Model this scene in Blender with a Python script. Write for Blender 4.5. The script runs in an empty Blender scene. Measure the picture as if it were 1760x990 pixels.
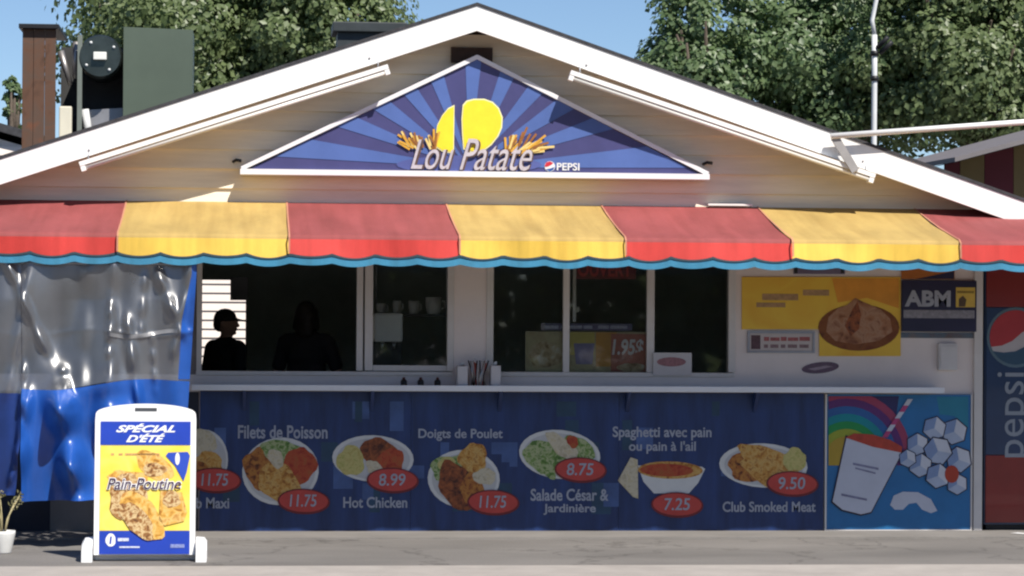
import bpy, bmesh, math, random
import numpy as np
from mathutils import Vector, Matrix

scene = bpy.context.scene
COL = scene.collection
rad = math.radians

# ------------------------------------------------------------------ camera
FPX = 4700.0                       # focal length in pixels of a 1760 px wide picture
CAM = Vector((0.0, -20.0, 1.6))
YAW, PITCH, ROLL = rad(5.5), rad(0.55), 0.0065
_f = Vector((math.sin(YAW) * math.cos(PITCH), math.cos(YAW) * math.cos(PITCH), math.sin(PITCH)))
_r = _f.cross(Vector((0, 0, 1))).normalized()
_u = _r.cross(_f).normalized()
RT = _r * math.cos(ROLL) + _u * math.sin(ROLL)
UP = _u * math.cos(ROLL) - _r * math.sin(ROLL)
FW = _f
cam_data = bpy.data.cameras.new('camera')
cam = bpy.data.objects.new('camera', cam_data)
COL.objects.link(cam)
M = Matrix.Identity(4)
for i in range(3):
    M[i][0], M[i][1], M[i][2], M[i][3] = RT[i], UP[i], -FW[i], CAM[i]
cam.matrix_world = M
cam_data.sensor_width = 36.0
cam_data.lens = FPX / 1760.0 * 36.0
cam_data.clip_start = 0.1
cam_data.clip_end = 3000.0
scene.camera = cam

# ------------------------------------------------------------------ sky, sun, exposure
SUN_EL, SUN_AZ = rad(51.0), rad(30.0)       # azimuth to the right of straight behind the camera
world = bpy.data.worlds.new('World')
scene.world = world
world.use_nodes = True
wn = world.node_tree
bg = wn.nodes['Background']
sky = wn.nodes.new('ShaderNodeTexSky')
sky.sky_type = 'NISHITA'
sky.sun_disc = False
sky.sun_elevation = SUN_EL
sky.sun_rotation = rad(180.0) - SUN_AZ
sky.air_density = 1.0
sky.dust_density = 0.0
sky.ozone_density = 4.0
sky.altitude = 2600.0
wn.links.new(sky.outputs[0], bg.inputs[0])
bg.inputs[1].default_value = 0.080
sun_data = bpy.data.lights.new('sun', 'SUN')
sun_data.energy = 5.0
sun_data.angle = rad(0.5)
sun_data.color = (1.0, 0.95, 0.87)
sun = bpy.data.objects.new('sun', sun_data)
COL.objects.link(sun)
SUN_DIR = Vector((math.sin(SUN_AZ) * math.cos(SUN_EL), -math.cos(SUN_AZ) * math.cos(SUN_EL), math.sin(SUN_EL)))
sun.rotation_euler = SUN_DIR.to_track_quat('Z', 'Y').to_euler()
sun.location = (6, -15, 18)
vs = scene.view_settings
vs.view_transform = 'Standard'
vs.look = 'None'
vs.gamma = 1.0
vs.use_curve_mapping = False
vs.exposure = 0.45
scene.render.engine = 'CYCLES'
scene.cycles.max_bounces = 8
scene.cycles.transparent_max_bounces = 16
scene.cycles.use_denoising = True
scene.cycles.pixel_filter_type = 'BLACKMAN_HARRIS'
scene.cycles.filter_width = 2.2

# ------------------------------------------------------------------ measuring helpers
def at(px, py, Y):
    """the point of the plane y = Y that a picture pixel looks at"""
    d = FW + RT * ((px - 880.0) / FPX) + UP * ((495.0 - py) / FPX)
    return CAM + d * ((Y - CAM.y) / d.y)
def X(px, py, Y): return at(px, py, Y).x
def Z(px, py, Y): return at(px, py, Y).z
def rect(x0, y0, x1, y1, Y):
    xm, ym = (x0 + x1) / 2, (y0 + y1) / 2
    return X(x0, ym, Y), X(x1, ym, Y), Z(xm, y1, Y), Z(xm, y0, Y)

# ------------------------------------------------------------------ materials
MATS = {}
def nt(m):
    m.use_nodes = True
    t = m.node_tree
    return t, t.nodes['Principled BSDF']
def mat(name, col, rough=0.6, var=0.12, scale=6.0, bump=0.0, bscale=40.0, metal=0.0, spec=0.4, coat=0.0, stretch=None, emit=None):
    if name in MATS: return MATS[name]
    m = bpy.data.materials.new(name); t, p = nt(m)
    p.inputs['Roughness'].default_value = rough
    p.inputs['Metallic'].default_value = metal
    p.inputs['Specular IOR Level'].default_value = spec
    p.inputs['Coat Weight'].default_value = coat
    tc = t.nodes.new('ShaderNodeTexCoord')
    mp = t.nodes.new('ShaderNodeMapping')
    t.links.new(tc.outputs['Object'], mp.inputs[0])
    if stretch: mp.inputs['Scale'].default_value = stretch
    nz = t.nodes.new('ShaderNodeTexNoise')
    nz.inputs['Scale'].default_value = scale; nz.inputs['Detail'].default_value = 6; nz.inputs['Roughness'].default_value = 0.62
    t.links.new(mp.outputs[0], nz.inputs['Vector'])
    rp = t.nodes.new('ShaderNodeValToRGB')
    a = [max(0, c * (1 - var)) for c in col]; b = [min(1, c * (1 + var)) for c in col]
    rp.color_ramp.elements[0].color = (*a, 1); rp.color_ramp.elements[0].position = 0.3
    rp.color_ramp.elements[1].color = (*b, 1); rp.color_ramp.elements[1].position = 0.7
    t.links.new(nz.outputs[0], rp.inputs[0]); t.links.new(rp.outputs[0], p.inputs['Base Color'])
    if bump:
        n2 = t.nodes.new('ShaderNodeTexNoise'); n2.inputs['Scale'].default_value = bscale; n2.inputs['Detail'].default_value = 4
        t.links.new(mp.outputs[0], n2.inputs['Vector'])
        bp = t.nodes.new('ShaderNodeBump'); bp.inputs['Strength'].default_value = bump; bp.inputs['Distance'].default_value = 0.01
        t.links.new(n2.outputs[0], bp.inputs['Height']); t.links.new(bp.outputs[0], p.inputs['Normal'])
    if emit:
        p.inputs['Emission Color'].default_value = (*emit[0], 1); p.inputs['Emission Strength'].default_value = emit[1]
    MATS[name] = m
    return m
def mottled(name, cols, scale=30.0, rough=0.5, kind='noise', detail=3.0, dist=0.6):
    """several colours broken up by noise: printed food, bark, stone"""
    if name in MATS: return MATS[name]
    m = bpy.data.materials.new(name); t, p = nt(m)
    p.inputs['Roughness'].default_value = rough; p.inputs['Specular IOR Level'].default_value = 0.35
    tc = t.nodes.new('ShaderNodeTexCoord')
    if kind == 'noise':
        nz = t.nodes.new('ShaderNodeTexNoise'); nz.inputs['Detail'].default_value = detail; nz.inputs['Distortion'].default_value = dist
    else:
        nz = t.nodes.new('ShaderNodeTexVoronoi'); nz.inputs['Randomness'].default_value = 1.0
    nz.inputs['Scale'].default_value = scale
    t.links.new(tc.outputs['Object'], nz.inputs['Vector'])
    rp = t.nodes.new('ShaderNodeValToRGB'); el = rp.color_ramp.elements
    while len(el) < len(cols): el.new(0.5)
    for i, c in enumerate(cols):
        el[i].position = 0.3 + 0.4 * i / (len(cols) - 1); el[i].color = (*c, 1)
    if kind == 'noise': t.links.new(nz.outputs[0], rp.inputs[0])
    else:
        sp = t.nodes.new('ShaderNodeSeparateColor'); t.links.new(nz.outputs['Color'], sp.inputs[0]); t.links.new(sp.outputs[0], rp.inputs[0])
    t.links.new(rp.outputs[0], p.inputs['Base Color'])
    MATS[name] = m
    return m
def leaf_mat(name, dark, light, trans=0.48):
    m = bpy.data.materials.new(name); t, p = nt(m)
    g = t.nodes.new('ShaderNodeNewGeometry')
    rp = t.nodes.new('ShaderNodeValToRGB')
    rp.color_ramp.elements[0].color = (*dark, 1); rp.color_ramp.elements[1].color = (*light, 1)
    t.links.new(g.outputs['Random Per Island'], rp.inputs[0])
    t.links.new(rp.outputs[0], p.inputs['Base Color'])
    p.inputs['Roughness'].default_value = 0.42; p.inputs['Specular IOR Level'].default_value = 0.5
    tr = t.nodes.new('ShaderNodeBsdfTranslucent'); t.links.new(rp.outputs[0], tr.inputs[0])
    mx = t.nodes.new('ShaderNodeMixShader'); mx.inputs[0].default_value = trans
    t.links.new(p.outputs[0], mx.inputs[1]); t.links.new(tr.outputs[0], mx.inputs[2])
    t.links.new(mx.outputs[0], t.nodes['Material Output'].inputs[0])
    MATS[name] = m
    return m
def clear_mat(name, tint, refl_rough, haze_col, haze, ior=1.5, base_refl=0.04):
    """thin clear sheet: see-through, mirror-like at its surface, with a little milky haze"""
    m = bpy.data.materials.new(name); m.use_nodes = True; t = m.node_tree
    t.nodes.remove(t.nodes['Principled BSDF'])
    tr = t.nodes.new('ShaderNodeBsdfTransparent'); tr.inputs[0].default_value = (*tint, 1)
    df = t.nodes.new('ShaderNodeBsdfDiffuse'); df.inputs[0].default_value = (*haze_col, 1)
    gl = t.nodes.new('ShaderNodeBsdfGlossy'); gl.inputs['Roughness'].default_value = refl_rough
    m1 = t.nodes.new('ShaderNodeMixShader')
    if haze > 0.02:
        tc = t.nodes.new('ShaderNodeTexCoord'); nz = t.nodes.new('ShaderNodeTexNoise')
        nz.inputs['Scale'].default_value = 3.0; nz.inputs['Detail'].default_value = 5
        t.links.new(tc.outputs['Object'], nz.inputs['Vector'])
        mr = t.nodes.new('ShaderNodeMapRange'); mr.inputs[1].default_value = 0.3; mr.inputs[2].default_value = 0.7
        mr.inputs[3].default_value = haze * 0.6; mr.inputs[4].default_value = haze * 1.4
        t.links.new(nz.outputs[0], mr.inputs[0]); t.links.new(mr.outputs[0], m1.inputs[0])
    else: m1.inputs[0].default_value = haze
    t.links.new(tr.outputs[0], m1.inputs[1]); t.links.new(df.outputs[0], m1.inputs[2])
    fr = t.nodes.new('ShaderNodeFresnel'); fr.inputs[0].default_value = ior
    ad = t.nodes.new('ShaderNodeMath'); ad.operation = 'ADD'; ad.inputs[1].default_value = base_refl; ad.use_clamp = True
    t.links.new(fr.outputs[0], ad.inputs[0])
    m2 = t.nodes.new('ShaderNodeMixShader'); t.links.new(ad.outputs[0], m2.inputs[0])
    t.links.new(m1.outputs[0], m2.inputs[1]); t.links.new(gl.outputs[0], m2.inputs[2])
    t.links.new(m2.outputs[0], t.nodes['Material Output'].inputs[0])
    MATS[name] = m
    return m

# ------------------------------------------------------------------ object helpers (all coordinates are world coordinates)
ORG = {}
def tag(o, label=None, cat=None, group=None, kind=None):
    if label: o['label'] = label
    if cat: o['category'] = cat
    if group: o['group'] = group
    if kind: o['kind'] = kind
    return o
def thing(name, loc, label, cat, group=None):
    o = bpy.data.objects.new(name, None); COL.objects.link(o)
    o.location = loc; o.empty_display_size = 0.2
    ORG[o.name] = Vector(loc)
    return tag(o, label, cat, group)
def mk(name, verts, faces, m, parent=None, smooth=False):
    verts = [Vector(v) for v in verts]
    if parent is not None: org = ORG[parent.name]
    else:
        xs = [v.x for v in verts]; ys = [v.y for v in verts]; zs = [v.z for v in verts]
        org = Vector(((min(xs) + max(xs)) / 2, (min(ys) + max(ys)) / 2, min(zs)))
    me = bpy.data.meshes.new(name)
    me.from_pydata([tuple(v - org) for v in verts], [], faces)
    me.update()
    if smooth: me.polygons.foreach_set('use_smooth', [True] * len(me.polygons))
    if m is not None: me.materials.append(m)
    o = bpy.data.objects.new(name, me); COL.objects.link(o)
    if parent is not None: o.parent = parent
    else: o.location = org
    ORG[o.name] = org
    return o
def frombm(name, bm, m, parent=None, smooth=False):
    bm.normal_update(); bm.verts.ensure_lookup_table()
    for i, v in enumerate(bm.verts): v.index = i
    vs_ = [v.co.copy() for v in bm.verts]; fs = [[v.index for v in f.verts] for f in bm.faces]
    bm.free()
    return mk(name, vs_, fs, m, parent, smooth)
def bm_box(bm, x0, x1, y0, y1, z0, z1, bev=0.0):
    r = bmesh.ops.create_cube(bm, size=1.0)
    vs_ = r['verts']
    for v in vs_:
        v.co = Vector(((x0 + x1) / 2 + v.co.x * (x1 - x0), (y0 + y1) / 2 + v.co.y * (y1 - y0), (z0 + z1) / 2 + v.co.z * (z1 - z0)))
    if bev:
        es = list({e for v in vs_ for e in v.link_edges})
        bmesh.ops.bevel(bm, geom=es, offset=bev, segments=2, affect='EDGES', profile=0.6)
def box(name, x0, x1, y0, y1, z0, z1, m, parent=None, bev=0.0):
    bm = bmesh.new(); bm_box(bm, x0, x1, y0, y1, z0, z1, bev)
    return frombm(name, bm, m, parent)
def boxr(name, r, y0, y1, m, parent=None, bev=0.0):
    return box(name, r[0], r[1], y0, y1, r[2], r[3], m, parent, bev)
def boxes(name, lst, m, parent=None, bev=0.0):
    bm = bmesh.new()
    for b in lst: bm_box(bm, *b, bev)
    return frombm(name, bm, m, parent)
def bm_tube(bm, pts, radii, seg=10, cap=True):
    pts = [Vector(p) for p in pts]; n = len(pts)
    if not hasattr(radii, '__len__'): radii = [radii] * n
    rings = []; prev = None
    for i, p in enumerate(pts):
        d = (pts[min(i + 1, n - 1)] - pts[max(i - 1, 0)]).normalized()
        a = prev if prev is not None else (Vector((0, 0, 1)) if abs(d.z) < 0.9 else Vector((1, 0, 0)))
        u = (a - d * a.dot(d)).normalized(); prev = u
        w = d.cross(u)
        rings.append([bm.verts.new(p + (u * math.cos(t) + w * math.sin(t)) * radii[i]) for t in [2 * math.pi * k / seg for k in range(seg)]])
    for a, b in zip(rings, rings[1:]):
        for k in range(seg): bm.faces.new((a[k], a[(k + 1) % seg], b[(k + 1) % seg], b[k]))
    if cap:
        bm.faces.new(list(reversed(rings[0]))); bm.faces.new(rings[-1])
def tube(name, pts, radii, m, parent=None, seg=10, smooth=True):
    bm = bmesh.new(); bm_tube(bm, pts, radii, seg)
    return frombm(name, bm, m, parent, smooth)
def lathe(name, c, prof, m, parent=None, seg=20, smooth=True):
    """profile of (radius, height) about a vertical axis through c"""
    vs_, fs = [], []
    for (r, h) in prof:
        for k in range(seg):
            t = 2 * math.pi * k / seg
            vs_.append((c[0] + r * math.cos(t), c[1] + r * math.sin(t), c[2] + h))
    for i in range(len(prof) - 1):
        for k in range(seg):
            a, b = i * seg + k, i * seg + (k + 1) % seg
            fs.append((a, b, b + seg, a + seg))
    fs.append(tuple(reversed(range(seg)))); n = (len(prof) - 1) * seg; fs.append(tuple(range(n, n + seg)))
    return mk(name, vs_, fs, m, parent, smooth)
def prism(name, poly, y0, y1, m, parent=None):
    """polygon of (x, z) given depth from y0 (front) to y1 (back)"""
    n = len(poly)
    vs_ = [(x, y0, z) for x, z in poly] + [(x, y1, z) for x, z in poly]
    area = sum(poly[i][0] * poly[(i + 1) % n][1] - poly[(i + 1) % n][0] * poly[i][1] for i in range(n))
    fs = [tuple(range(n)), tuple(reversed(range(n, 2 * n)))]
    fs += [(i, i + n, (i + 1) % n + n, (i + 1) % n) for i in range(n)]
    if area < 0: fs = [tuple(reversed(f)) for f in fs]
    return mk(name, vs_, fs, m, parent)
def flat(name, pts, Y, m, parent=None):
    """a printed shape: picture polygon laid on the plane y = Y"""
    bm = bmesh.new()
    f = bm.faces.new([bm.verts.new(at(x, y, Y)) for x, y in pts])
    f.normal_update()
    if f.normal.y > 0: f.normal_flip()
    bmesh.ops.triangulate(bm, faces=bm.faces[:])
    return frombm(name, bm, m, parent)
def ering(cx, cy, rx, ry, rot=0.0, n=28, wob=0.0, seed=0):
    rd = random.Random(seed); out = []
    ph = [rd.uniform(0, 6.28) for _ in range(4)]
    for k in range(n):
        t = 2 * math.pi * k / n
        s = 1 + wob * (math.sin(3 * t + ph[0]) + 0.7 * math.sin(5 * t + ph[1]) + 0.5 * math.sin(8 * t + ph[2]))
        a, b = rx * s * math.cos(t), ry * s * math.sin(t)
        out.append((cx + a * math.cos(rot) - b * math.sin(rot), cy + a * math.sin(rot) + b * math.cos(rot)))
    return out
def ell(name, cx, cy, rx, ry, Y, m, parent=None, rot=0.0, wob=0.0, seed=0):
    return flat(name, ering(cx, cy, rx, ry, rot, 28, wob, seed), Y, m, parent)
def frect(name, x0, y0, x1, y1, Y, m, parent=None):
    a, b, c, d = rect(x0, y0, x1, y1, Y)
    return mk(name, [(a, Y, c), (b, Y, c), (b, Y, d), (a, Y, d)], [(0, 1, 2, 3)], m, parent)
def letters(name, body, x0, y0, x1, y1, Y, m, parent, shear=0.0, bold=0.015, vertical=False):
    """lettering filled into a picture rectangle on the plane y = Y"""
    cu = bpy.data.curves.new('t', 'FONT'); cu.body = body; cu.shear = shear; cu.offset = bold
    cu.resolution_u = 4; cu.align_x = 'CENTER'
    ob = bpy.data.objects.new('t', cu)
    me = ob.to_mesh()
    vs_ = [v.co.copy() for v in me.vertices]; fs = [tuple(p.vertices) for p in me.polygons]
    ob.to_mesh_clear(); bpy.data.objects.remove(ob); bpy.data.curves.remove(cu)
    if vertical: vs_ = [Vector((-v.y, v.x, 0)) for v in vs_]
    mnx, mxx = min(v.x for v in vs_), max(v.x for v in vs_); mny, mxy = min(v.y for v in vs_), max(v.y for v in vs_)
    a, b, c, d = rect(x0, y0, x1, y1, Y)
    out = [(a + (v.x - mnx) / (mxx - mnx) * (b - a), Y, c + (v.y - mny) / (mxy - mny) * (d - c)) for v in vs_]
    return mk(name, out, fs, m, parent)

# ------------------------------------------------------------------ palette
white_paint = mat('white_paint', (0.78, 0.76, 0.72), 0.5, 0.05, 3.0, 0.05, 60)
fascia_paint = mat('fascia_paint', (0.82, 0.81, 0.79), 0.5, 0.03, 2.0, 0.04, 50)
cream_siding = mat('cream_siding', (0.80, 0.72, 0.57), 0.6, 0.13, 2.5, 0.15, 30, stretch=(0.4, 1, 4))
wall_white = mat('wall_white', (0.74, 0.66, 0.62), 0.55, 0.07, 2.2, 0.05, 40)
frame_white = mat('frame_white', (0.62, 0.59, 0.56), 0.45, 0.06, 5.0)
soffit_brown = mat('soffit_brown', (0.34, 0.28, 0.22), 0.7, 0.15, 5.0)
shingle = mat('shingle', (0.045, 0.045, 0.05), 0.9, 0.3, 20.0, 0.4, 60)
dark_wood = mat('dark_wood', (0.05, 0.03, 0.022), 0.8, 0.3, 8.0)
navy = mat('navy', (0.016, 0.038, 0.130), 0.35, 0.35, 3.0, stretch=(3, 1, 0.5))
navy_pale = mat('navy_pale', (0.050, 0.095, 0.24), 0.35, 0.3, 4.0)
interior_wall = mat('interior_wall', (0.50, 0.55, 0.50), 0.7, 0.2, 2.0)
interior_dark = mat('interior_dark', (0.045, 0.045, 0.045), 0.7, 0.3, 3.0)
steel = mat('steel', (0.45, 0.45, 0.46), 0.35, 0.15, 8.0, metal=0.9)
grey_metal = mat('grey_metal', (0.32, 0.32, 0.34), 0.45, 0.12, 8.0, metal=0.6)
pale_metal = mat('pale_metal', (0.62, 0.63, 0.63), 0.4, 0.08, 8.0)
black = mat('black', (0.012, 0.012, 0.014), 0.5, 0.3, 8.0)
print_white = mat('print_white', (0.72, 0.72, 0.72), 0.5, 0.04, 8.0)
print_grey = mat('print_grey', (0.34, 0.36, 0.42), 0.5, 0.10, 10.0)
glass = clear_mat('glass', (0.86, 0.90, 0.88), 0.02, (0.5, 0.5, 0.5), 0.015)

# ------------------------------------------------------------------ ground
def ground_mat():
    m = bpy.data.materials.new('asphalt'); t, p = nt(m)
    tc = t.nodes.new('ShaderNodeTexCoord')
    big = t.nodes.new('ShaderNodeTexNoise'); big.inputs['Scale'].default_value = 0.9; big.inputs['Detail'].default_value = 6
    mp = t.nodes.new('ShaderNodeMapping'); mp.inputs['Scale'].default_value = (0.8, 1.5, 1)
    t.links.new(tc.outputs['Object'], mp.inputs[0]); t.links.new(mp.outputs[0], big.inputs['Vector'])
    fine = t.nodes.new('ShaderNodeTexNoise'); fine.inputs['Scale'].default_value = 90; fine.inputs['Detail'].default_value = 5
    t.links.new(tc.outputs['Object'], fine.inputs['Vector'])
    r1 = t.nodes.new('ShaderNodeValToRGB'); r1.color_ramp.elements[0].color = (0.130, 0.121, 0.113, 1); r1.color_ramp.elements[1].color = (0.200, 0.186, 0.173, 1)
    r1.color_ramp.elements[0].position = 0.3; r1.color_ramp.elements[1].position = 0.72
    t.links.new(big.outputs[0], r1.inputs[0])
    r2 = t.nodes.new('ShaderNodeValToRGB'); r2.color_ramp.elements[0].color = (0.6, 0.6, 0.6, 1); r2.color_ramp.elements[1].color = (1.35, 1.35, 1.35, 1)
    t.links.new(fine.outputs[0], r2.inputs[0])
    mx = t.nodes.new('ShaderNodeMix'); mx.data_type = 'RGBA'; mx.blend_type = 'MULTIPLY'; mx.inputs[0].default_value = 1.0
    t.links.new(r1.outputs[0], mx.inputs[6]); t.links.new(r2.outputs[0], mx.inputs[7]); 
    vo = t.nodes.new('ShaderNodeTexVoronoi'); vo.feature = 'DISTANCE_TO_EDGE'; vo.inputs['Scale'].default_value = 0.8
    wob = t.nodes.new('ShaderNodeTexNoise'); wob.inputs['Scale'].default_value = 2.5; wob.inputs['Detail'].default_value = 6
    t.links.new(tc.outputs['Object'], wob.inputs['Vector'])
    va = t.nodes.new('ShaderNodeVectorMath'); va.operation = 'MULTIPLY_ADD'; va.inputs[1].default_value = (0.9, 0.9, 0.9)
    t.links.new(wob.outputs['Color'], va.inputs[0]); t.links.new(tc.outputs['Object'], va.inputs[2]); t.links.new(va.outputs[0], vo.inputs['Vector'])
    cr_ = t.nodes.new('ShaderNodeValToRGB'); cr_.color_ramp.elements[0].color = (0.25, 0.24, 0.23, 1); cr_.color_ramp.elements[0].position = 0.006
    cr_.color_ramp.elements[1].color = (1, 1, 1, 1); cr_.color_ramp.elements[1].position = 0.02
    t.links.new(vo.outputs['Distance'], cr_.inputs[0])
    m3 = t.nodes.new('ShaderNodeMix'); m3.data_type = 'RGBA'; m3.blend_type = 'MULTIPLY'; m3.inputs[0].default_value = 0.4
    t.links.new(mx.outputs[2], m3.inputs[6]); t.links.new(cr_.outputs[0], m3.inputs[7]); t.links.new(m3.outputs[2], p.inputs['Base Color'])
    p.inputs['Roughness'].default_value = 0.9
    bp = t.nodes.new('ShaderNodeBump'); bp.inputs['Strength'].default_value = 0.5; bp.inputs['Distance'].default_value = 0.006
    t.links.new(fine.outputs[0], bp.inputs['Height']); t.links.new(bp.outputs[0], p.inputs['Normal'])
    return m
asphalt = ground_mat()
concrete = mat('concrete', (0.34, 0.31, 0.285), 0.85, 0.12, 3.0, 0.3, 70)
tag(mk('ground', [(-600, -300, 0), (600, -300, 0), (600, 1500, 0), (-600, 1500, 0)], [(0, 1, 2, 3)], asphalt), kind='structure')
# pale kerb strip along the very front
YK = at(880, 974, 0).y
d = FW + UP * ((495.0 - 975.0) / FPX); tK = -CAM.z / d.z; YK = (CAM + d * tK).y
box('kerb', -40, 40, YK - 1.3, YK, -0.05, 0.014, concrete, None, 0.015)['kind'] = 'structure'
# worn slab of paler paving against the building foot
box('paving', -6, 9, -0.62, 0.0, -0.05, 0.012, mat('paving_slab', (0.20, 0.187, 0.174), 0.85, 0.12, 3.0, 0.3, 60, stretch=(0.8, 1.2, 1)), None)['kind'] = 'structure'
# end of a white painted line at the right
p0, p1 = (5.62, -0.30), (5.98, -0.75)
dv = Vector((p1[0] - p0[0], p1[1] - p0[1])).normalized(); nv = Vector((-dv.y, dv.x)) * 0.05
tag(mk('painted_line', [(p0[0] - nv.x, p0[1] - nv.y, 0.016), (p0[0] + nv.x, p0[1] + nv.y, 0.016), (6.6 + nv.x, -1.53 + nv.y, 0.016), (6.6 - nv.x, -1.53 - nv.y, 0.016)], [(3, 2, 1, 0)], print_white), kind='structure')

# ------------------------------------------------------------------ the snack bar
RX, RZ, SL = 1.628, 3.827, 0.339      # ridge x, top of the fascia at the ridge, roof slope
YF = -0.33                            # front of the roof overhang
HALF = 4.25
DEPTH = 5.0
XL, XR = RX - 3.84, X(1685, 700, 0)   # wall ends
bar = thing('snack_bar', ((XL + XR) / 2, 2.4, 0), 'low white snack bar with a gabled roof and serving windows', 'building')
def roof_z(x, off=0.0): return RZ - SL * abs(x - RX) + off
FT = 0.18                             # vertical height of the fascia board
for s in (-1, 1):
    xe = RX + s * HALF
    prism('fascia_board', [(RX, RZ), (xe, RZ - SL * HALF), (xe, RZ - SL * HALF - FT), (RX, RZ - FT)], YF, YF + 0.03, fascia_paint, bar)
    # roof deck with dark shingles, its edge showing as a thin dark line
    rf = mk('roof_slope', [(RX, YF - 0.008, RZ + 0.024), (xe + s * 0.05, YF - 0.008, RZ + 0.024 - SL * (HALF + 0.05)), (xe + s * 0.05, DEPTH + 0.3, RZ + 0.024 - SL * (HALF + 0.05)), (RX, DEPTH + 0.3, RZ + 0.024),
                           (RX, YF - 0.008, RZ + 0.002), (xe + s * 0.05, YF - 0.008, RZ + 0.002 - SL * (HALF + 0.05)), (xe + s * 0.05, DEPTH + 0.3, RZ + 0.002 - SL * (HALF + 0.05)), (RX, DEPTH + 0.3, RZ + 0.002)],
            [(0, 1, 2, 3), (7, 6, 5, 4), (0, 4, 5, 1), (1, 5, 6, 2), (2, 6, 7, 3), (3, 7, 4, 0)], shingle, bar)
    # boarded underside of the overhang
    o = 0.075
    mk('soffit', [(RX, YF + 0.031, RZ - o), (xe, YF + 0.031, RZ - o - SL * HALF), (xe, 0.10, RZ - o - SL * HALF), (RX, 0.10, RZ - o),
                  (RX, YF + 0.031, RZ - o - 0.015), (xe, YF + 0.031, RZ - o - 0.015 - SL * HALF), (xe, 0.10, RZ - o - 0.015 - SL * HALF), (RX, 0.10, RZ - o - 0.015)],
       [(0, 1, 2, 3), (7, 6, 5, 4), (0, 4, 5, 1), (1, 5, 6, 2), (2, 6, 7, 3), (3, 7, 4, 0)], soffit_brown, bar)
# small nail heads in the fascia
for (px, py) in ((635, 100), (153, 258), (1008, 112), (1483, 277)):
    c = at(px, py, YF)
    tube('nail', [(c.x, YF - 0.006, c.z), (c.x, YF + 0.005, c.z)], 0.008, grey_metal, bar, 6)

# gable cladding: overlapping horizontal boards, each cut to the roof line
ZW = 2.36                             # where the gable boards start, behind the head of the awning
pitch = 0.142
k = 0
z = ZW
while z < RZ - 0.2:
    z1 = min(z + pitch + 0.012, RZ - 0.1)
    def xr(zz): return max(0.02, min((RZ - 0.095 - zz) / SL, XR - RX))
    jitter = 0.004 * math.sin(k * 2.3)
    a, b = xr(z), xr(z1)
    yb, yt = -0.032 + jitter, -0.004
    vs_ = [(RX - a, yb, z), (RX + a, yb, z), (RX + b, yt, z1), (RX - b, yt, z1), (RX - a, 0.02, z), (RX + a, 0.02, z), (RX + b, 0.02, z1), (RX - b, 0.02, z1)]
    mk('siding_board', vs_, [(0, 1, 2, 3), (7, 6, 5, 4), (4, 5, 1, 0), (1, 5, 6, 2), (2, 6, 7, 3), (3, 7, 4, 0)], cream_siding, bar)
    z += pitch; k += 1
prism('gable_backing', [(XL, ZW - 0.02), (XR, ZW - 0.02), (XR, roof_z(XR, -0.1)), (RX, RZ - 0.1), (XL, roof_z(XL, -0.1))], 0.024, 0.12, dark_wood, bar)
# dark louvre at the very top of the gable
g = rect(775, 82, 846, 108, -0.03)
boxr('gable_vent', g, -0.06, 0.0, dark_wood, bar)

# walls round the openings
ZS = Z(880, 646, 0)                   # sill of the serving windows
ZH = 2.13                             # their head, behind the awning
W1 = (X(342, 560, 0), X(776, 560, 0)); W2 = (X(842, 560, 0), X(1258, 560, 0))
T = 0.14
box('lower_wall', XL, XR, 0.0, T, 0.0, ZS, wall_white, bar)
box('plinth_panel', XL, X(341, 800, 0), -0.010, -0.001, 0.0, 1.02, mat('plinth_navy', (0.014, 0.018, 0.035), 0.5, 0.3, 3), bar)
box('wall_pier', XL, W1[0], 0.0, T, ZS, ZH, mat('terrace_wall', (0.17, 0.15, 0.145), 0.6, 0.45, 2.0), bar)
box('wall_pier', W1[1], W2[0], 0.0, T, ZS, ZH, wall_white, bar)
box('wall_pier', W2[1], XR, 0.0, T, ZS, ZH, wall_white, bar)
box('lintel', XL, XR, 0.0, T, ZH, ZW - 0.021, wall_white, bar)
box('side_wall', XL, XL + T, T + 0.001, DEPTH, 0.0, ZW - 0.1, wall_white, bar)
box('side_wall', XR - T, XR, T + 0.001, DEPTH, 0.0, ZW - 0.1, wall_white, bar)
box('corner_post', XR - 0.055, XR + 0.008, -0.03, -0.001, 0.0, ZW - 0.03, frame_white, bar)
# room behind the windows: floor, ceiling, back wall with an opening to the yard
YBK = 4.2
box('room_floor', XL + T + 0.001, XR - T - 0.001, T + 0.002, DEPTH - 0.01, -0.02, 0.02, interior_dark, bar)
box('room_ceiling', XL + T + 0.001, XR - T - 0.001, T + 0.002, DEPTH, ZH + 0.04, ZH + 0.08, interior_wall, bar)
bo = rect(340, 481, 422, 655, YBK)
y0, y1 = YBK, YBK + 0.12
boxes('back_wall', [(XL + T + 0.001, bo[0], y0, y1, 0.02, ZH + 0.04), (bo[1], XR - T - 0.001, y0, y1, 0.02, ZH + 0.04), (bo[0], bo[1], y0, y1, bo[3], ZH + 0.04), (bo[0], bo[1], y0, y1, 0.02, bo[2])], interior_wall, bar)
nb = rect(396, 481, 422, 516, YBK)
boxr('blind_box', (nb[0], nb[1] + 0.02, nb[2], nb[3] + 0.02), YBK - 0.06, YBK - 0.002, grey_metal, bar)
boxes('room_lining', [(XL + T + 0.002, XL + T + 0.03, T + 0.002, YBK, 0.02, ZH + 0.03), (XR - T - 0.03, XR - T - 0.002, T + 0.002, YBK, 0.02, ZH + 0.03)], interior_wall, bar)
box('work_counter', W1[0], W2[1], T + 0.002, 0.62, ZS - 0.16, ZS - 0.12, steel, bar)

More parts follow.
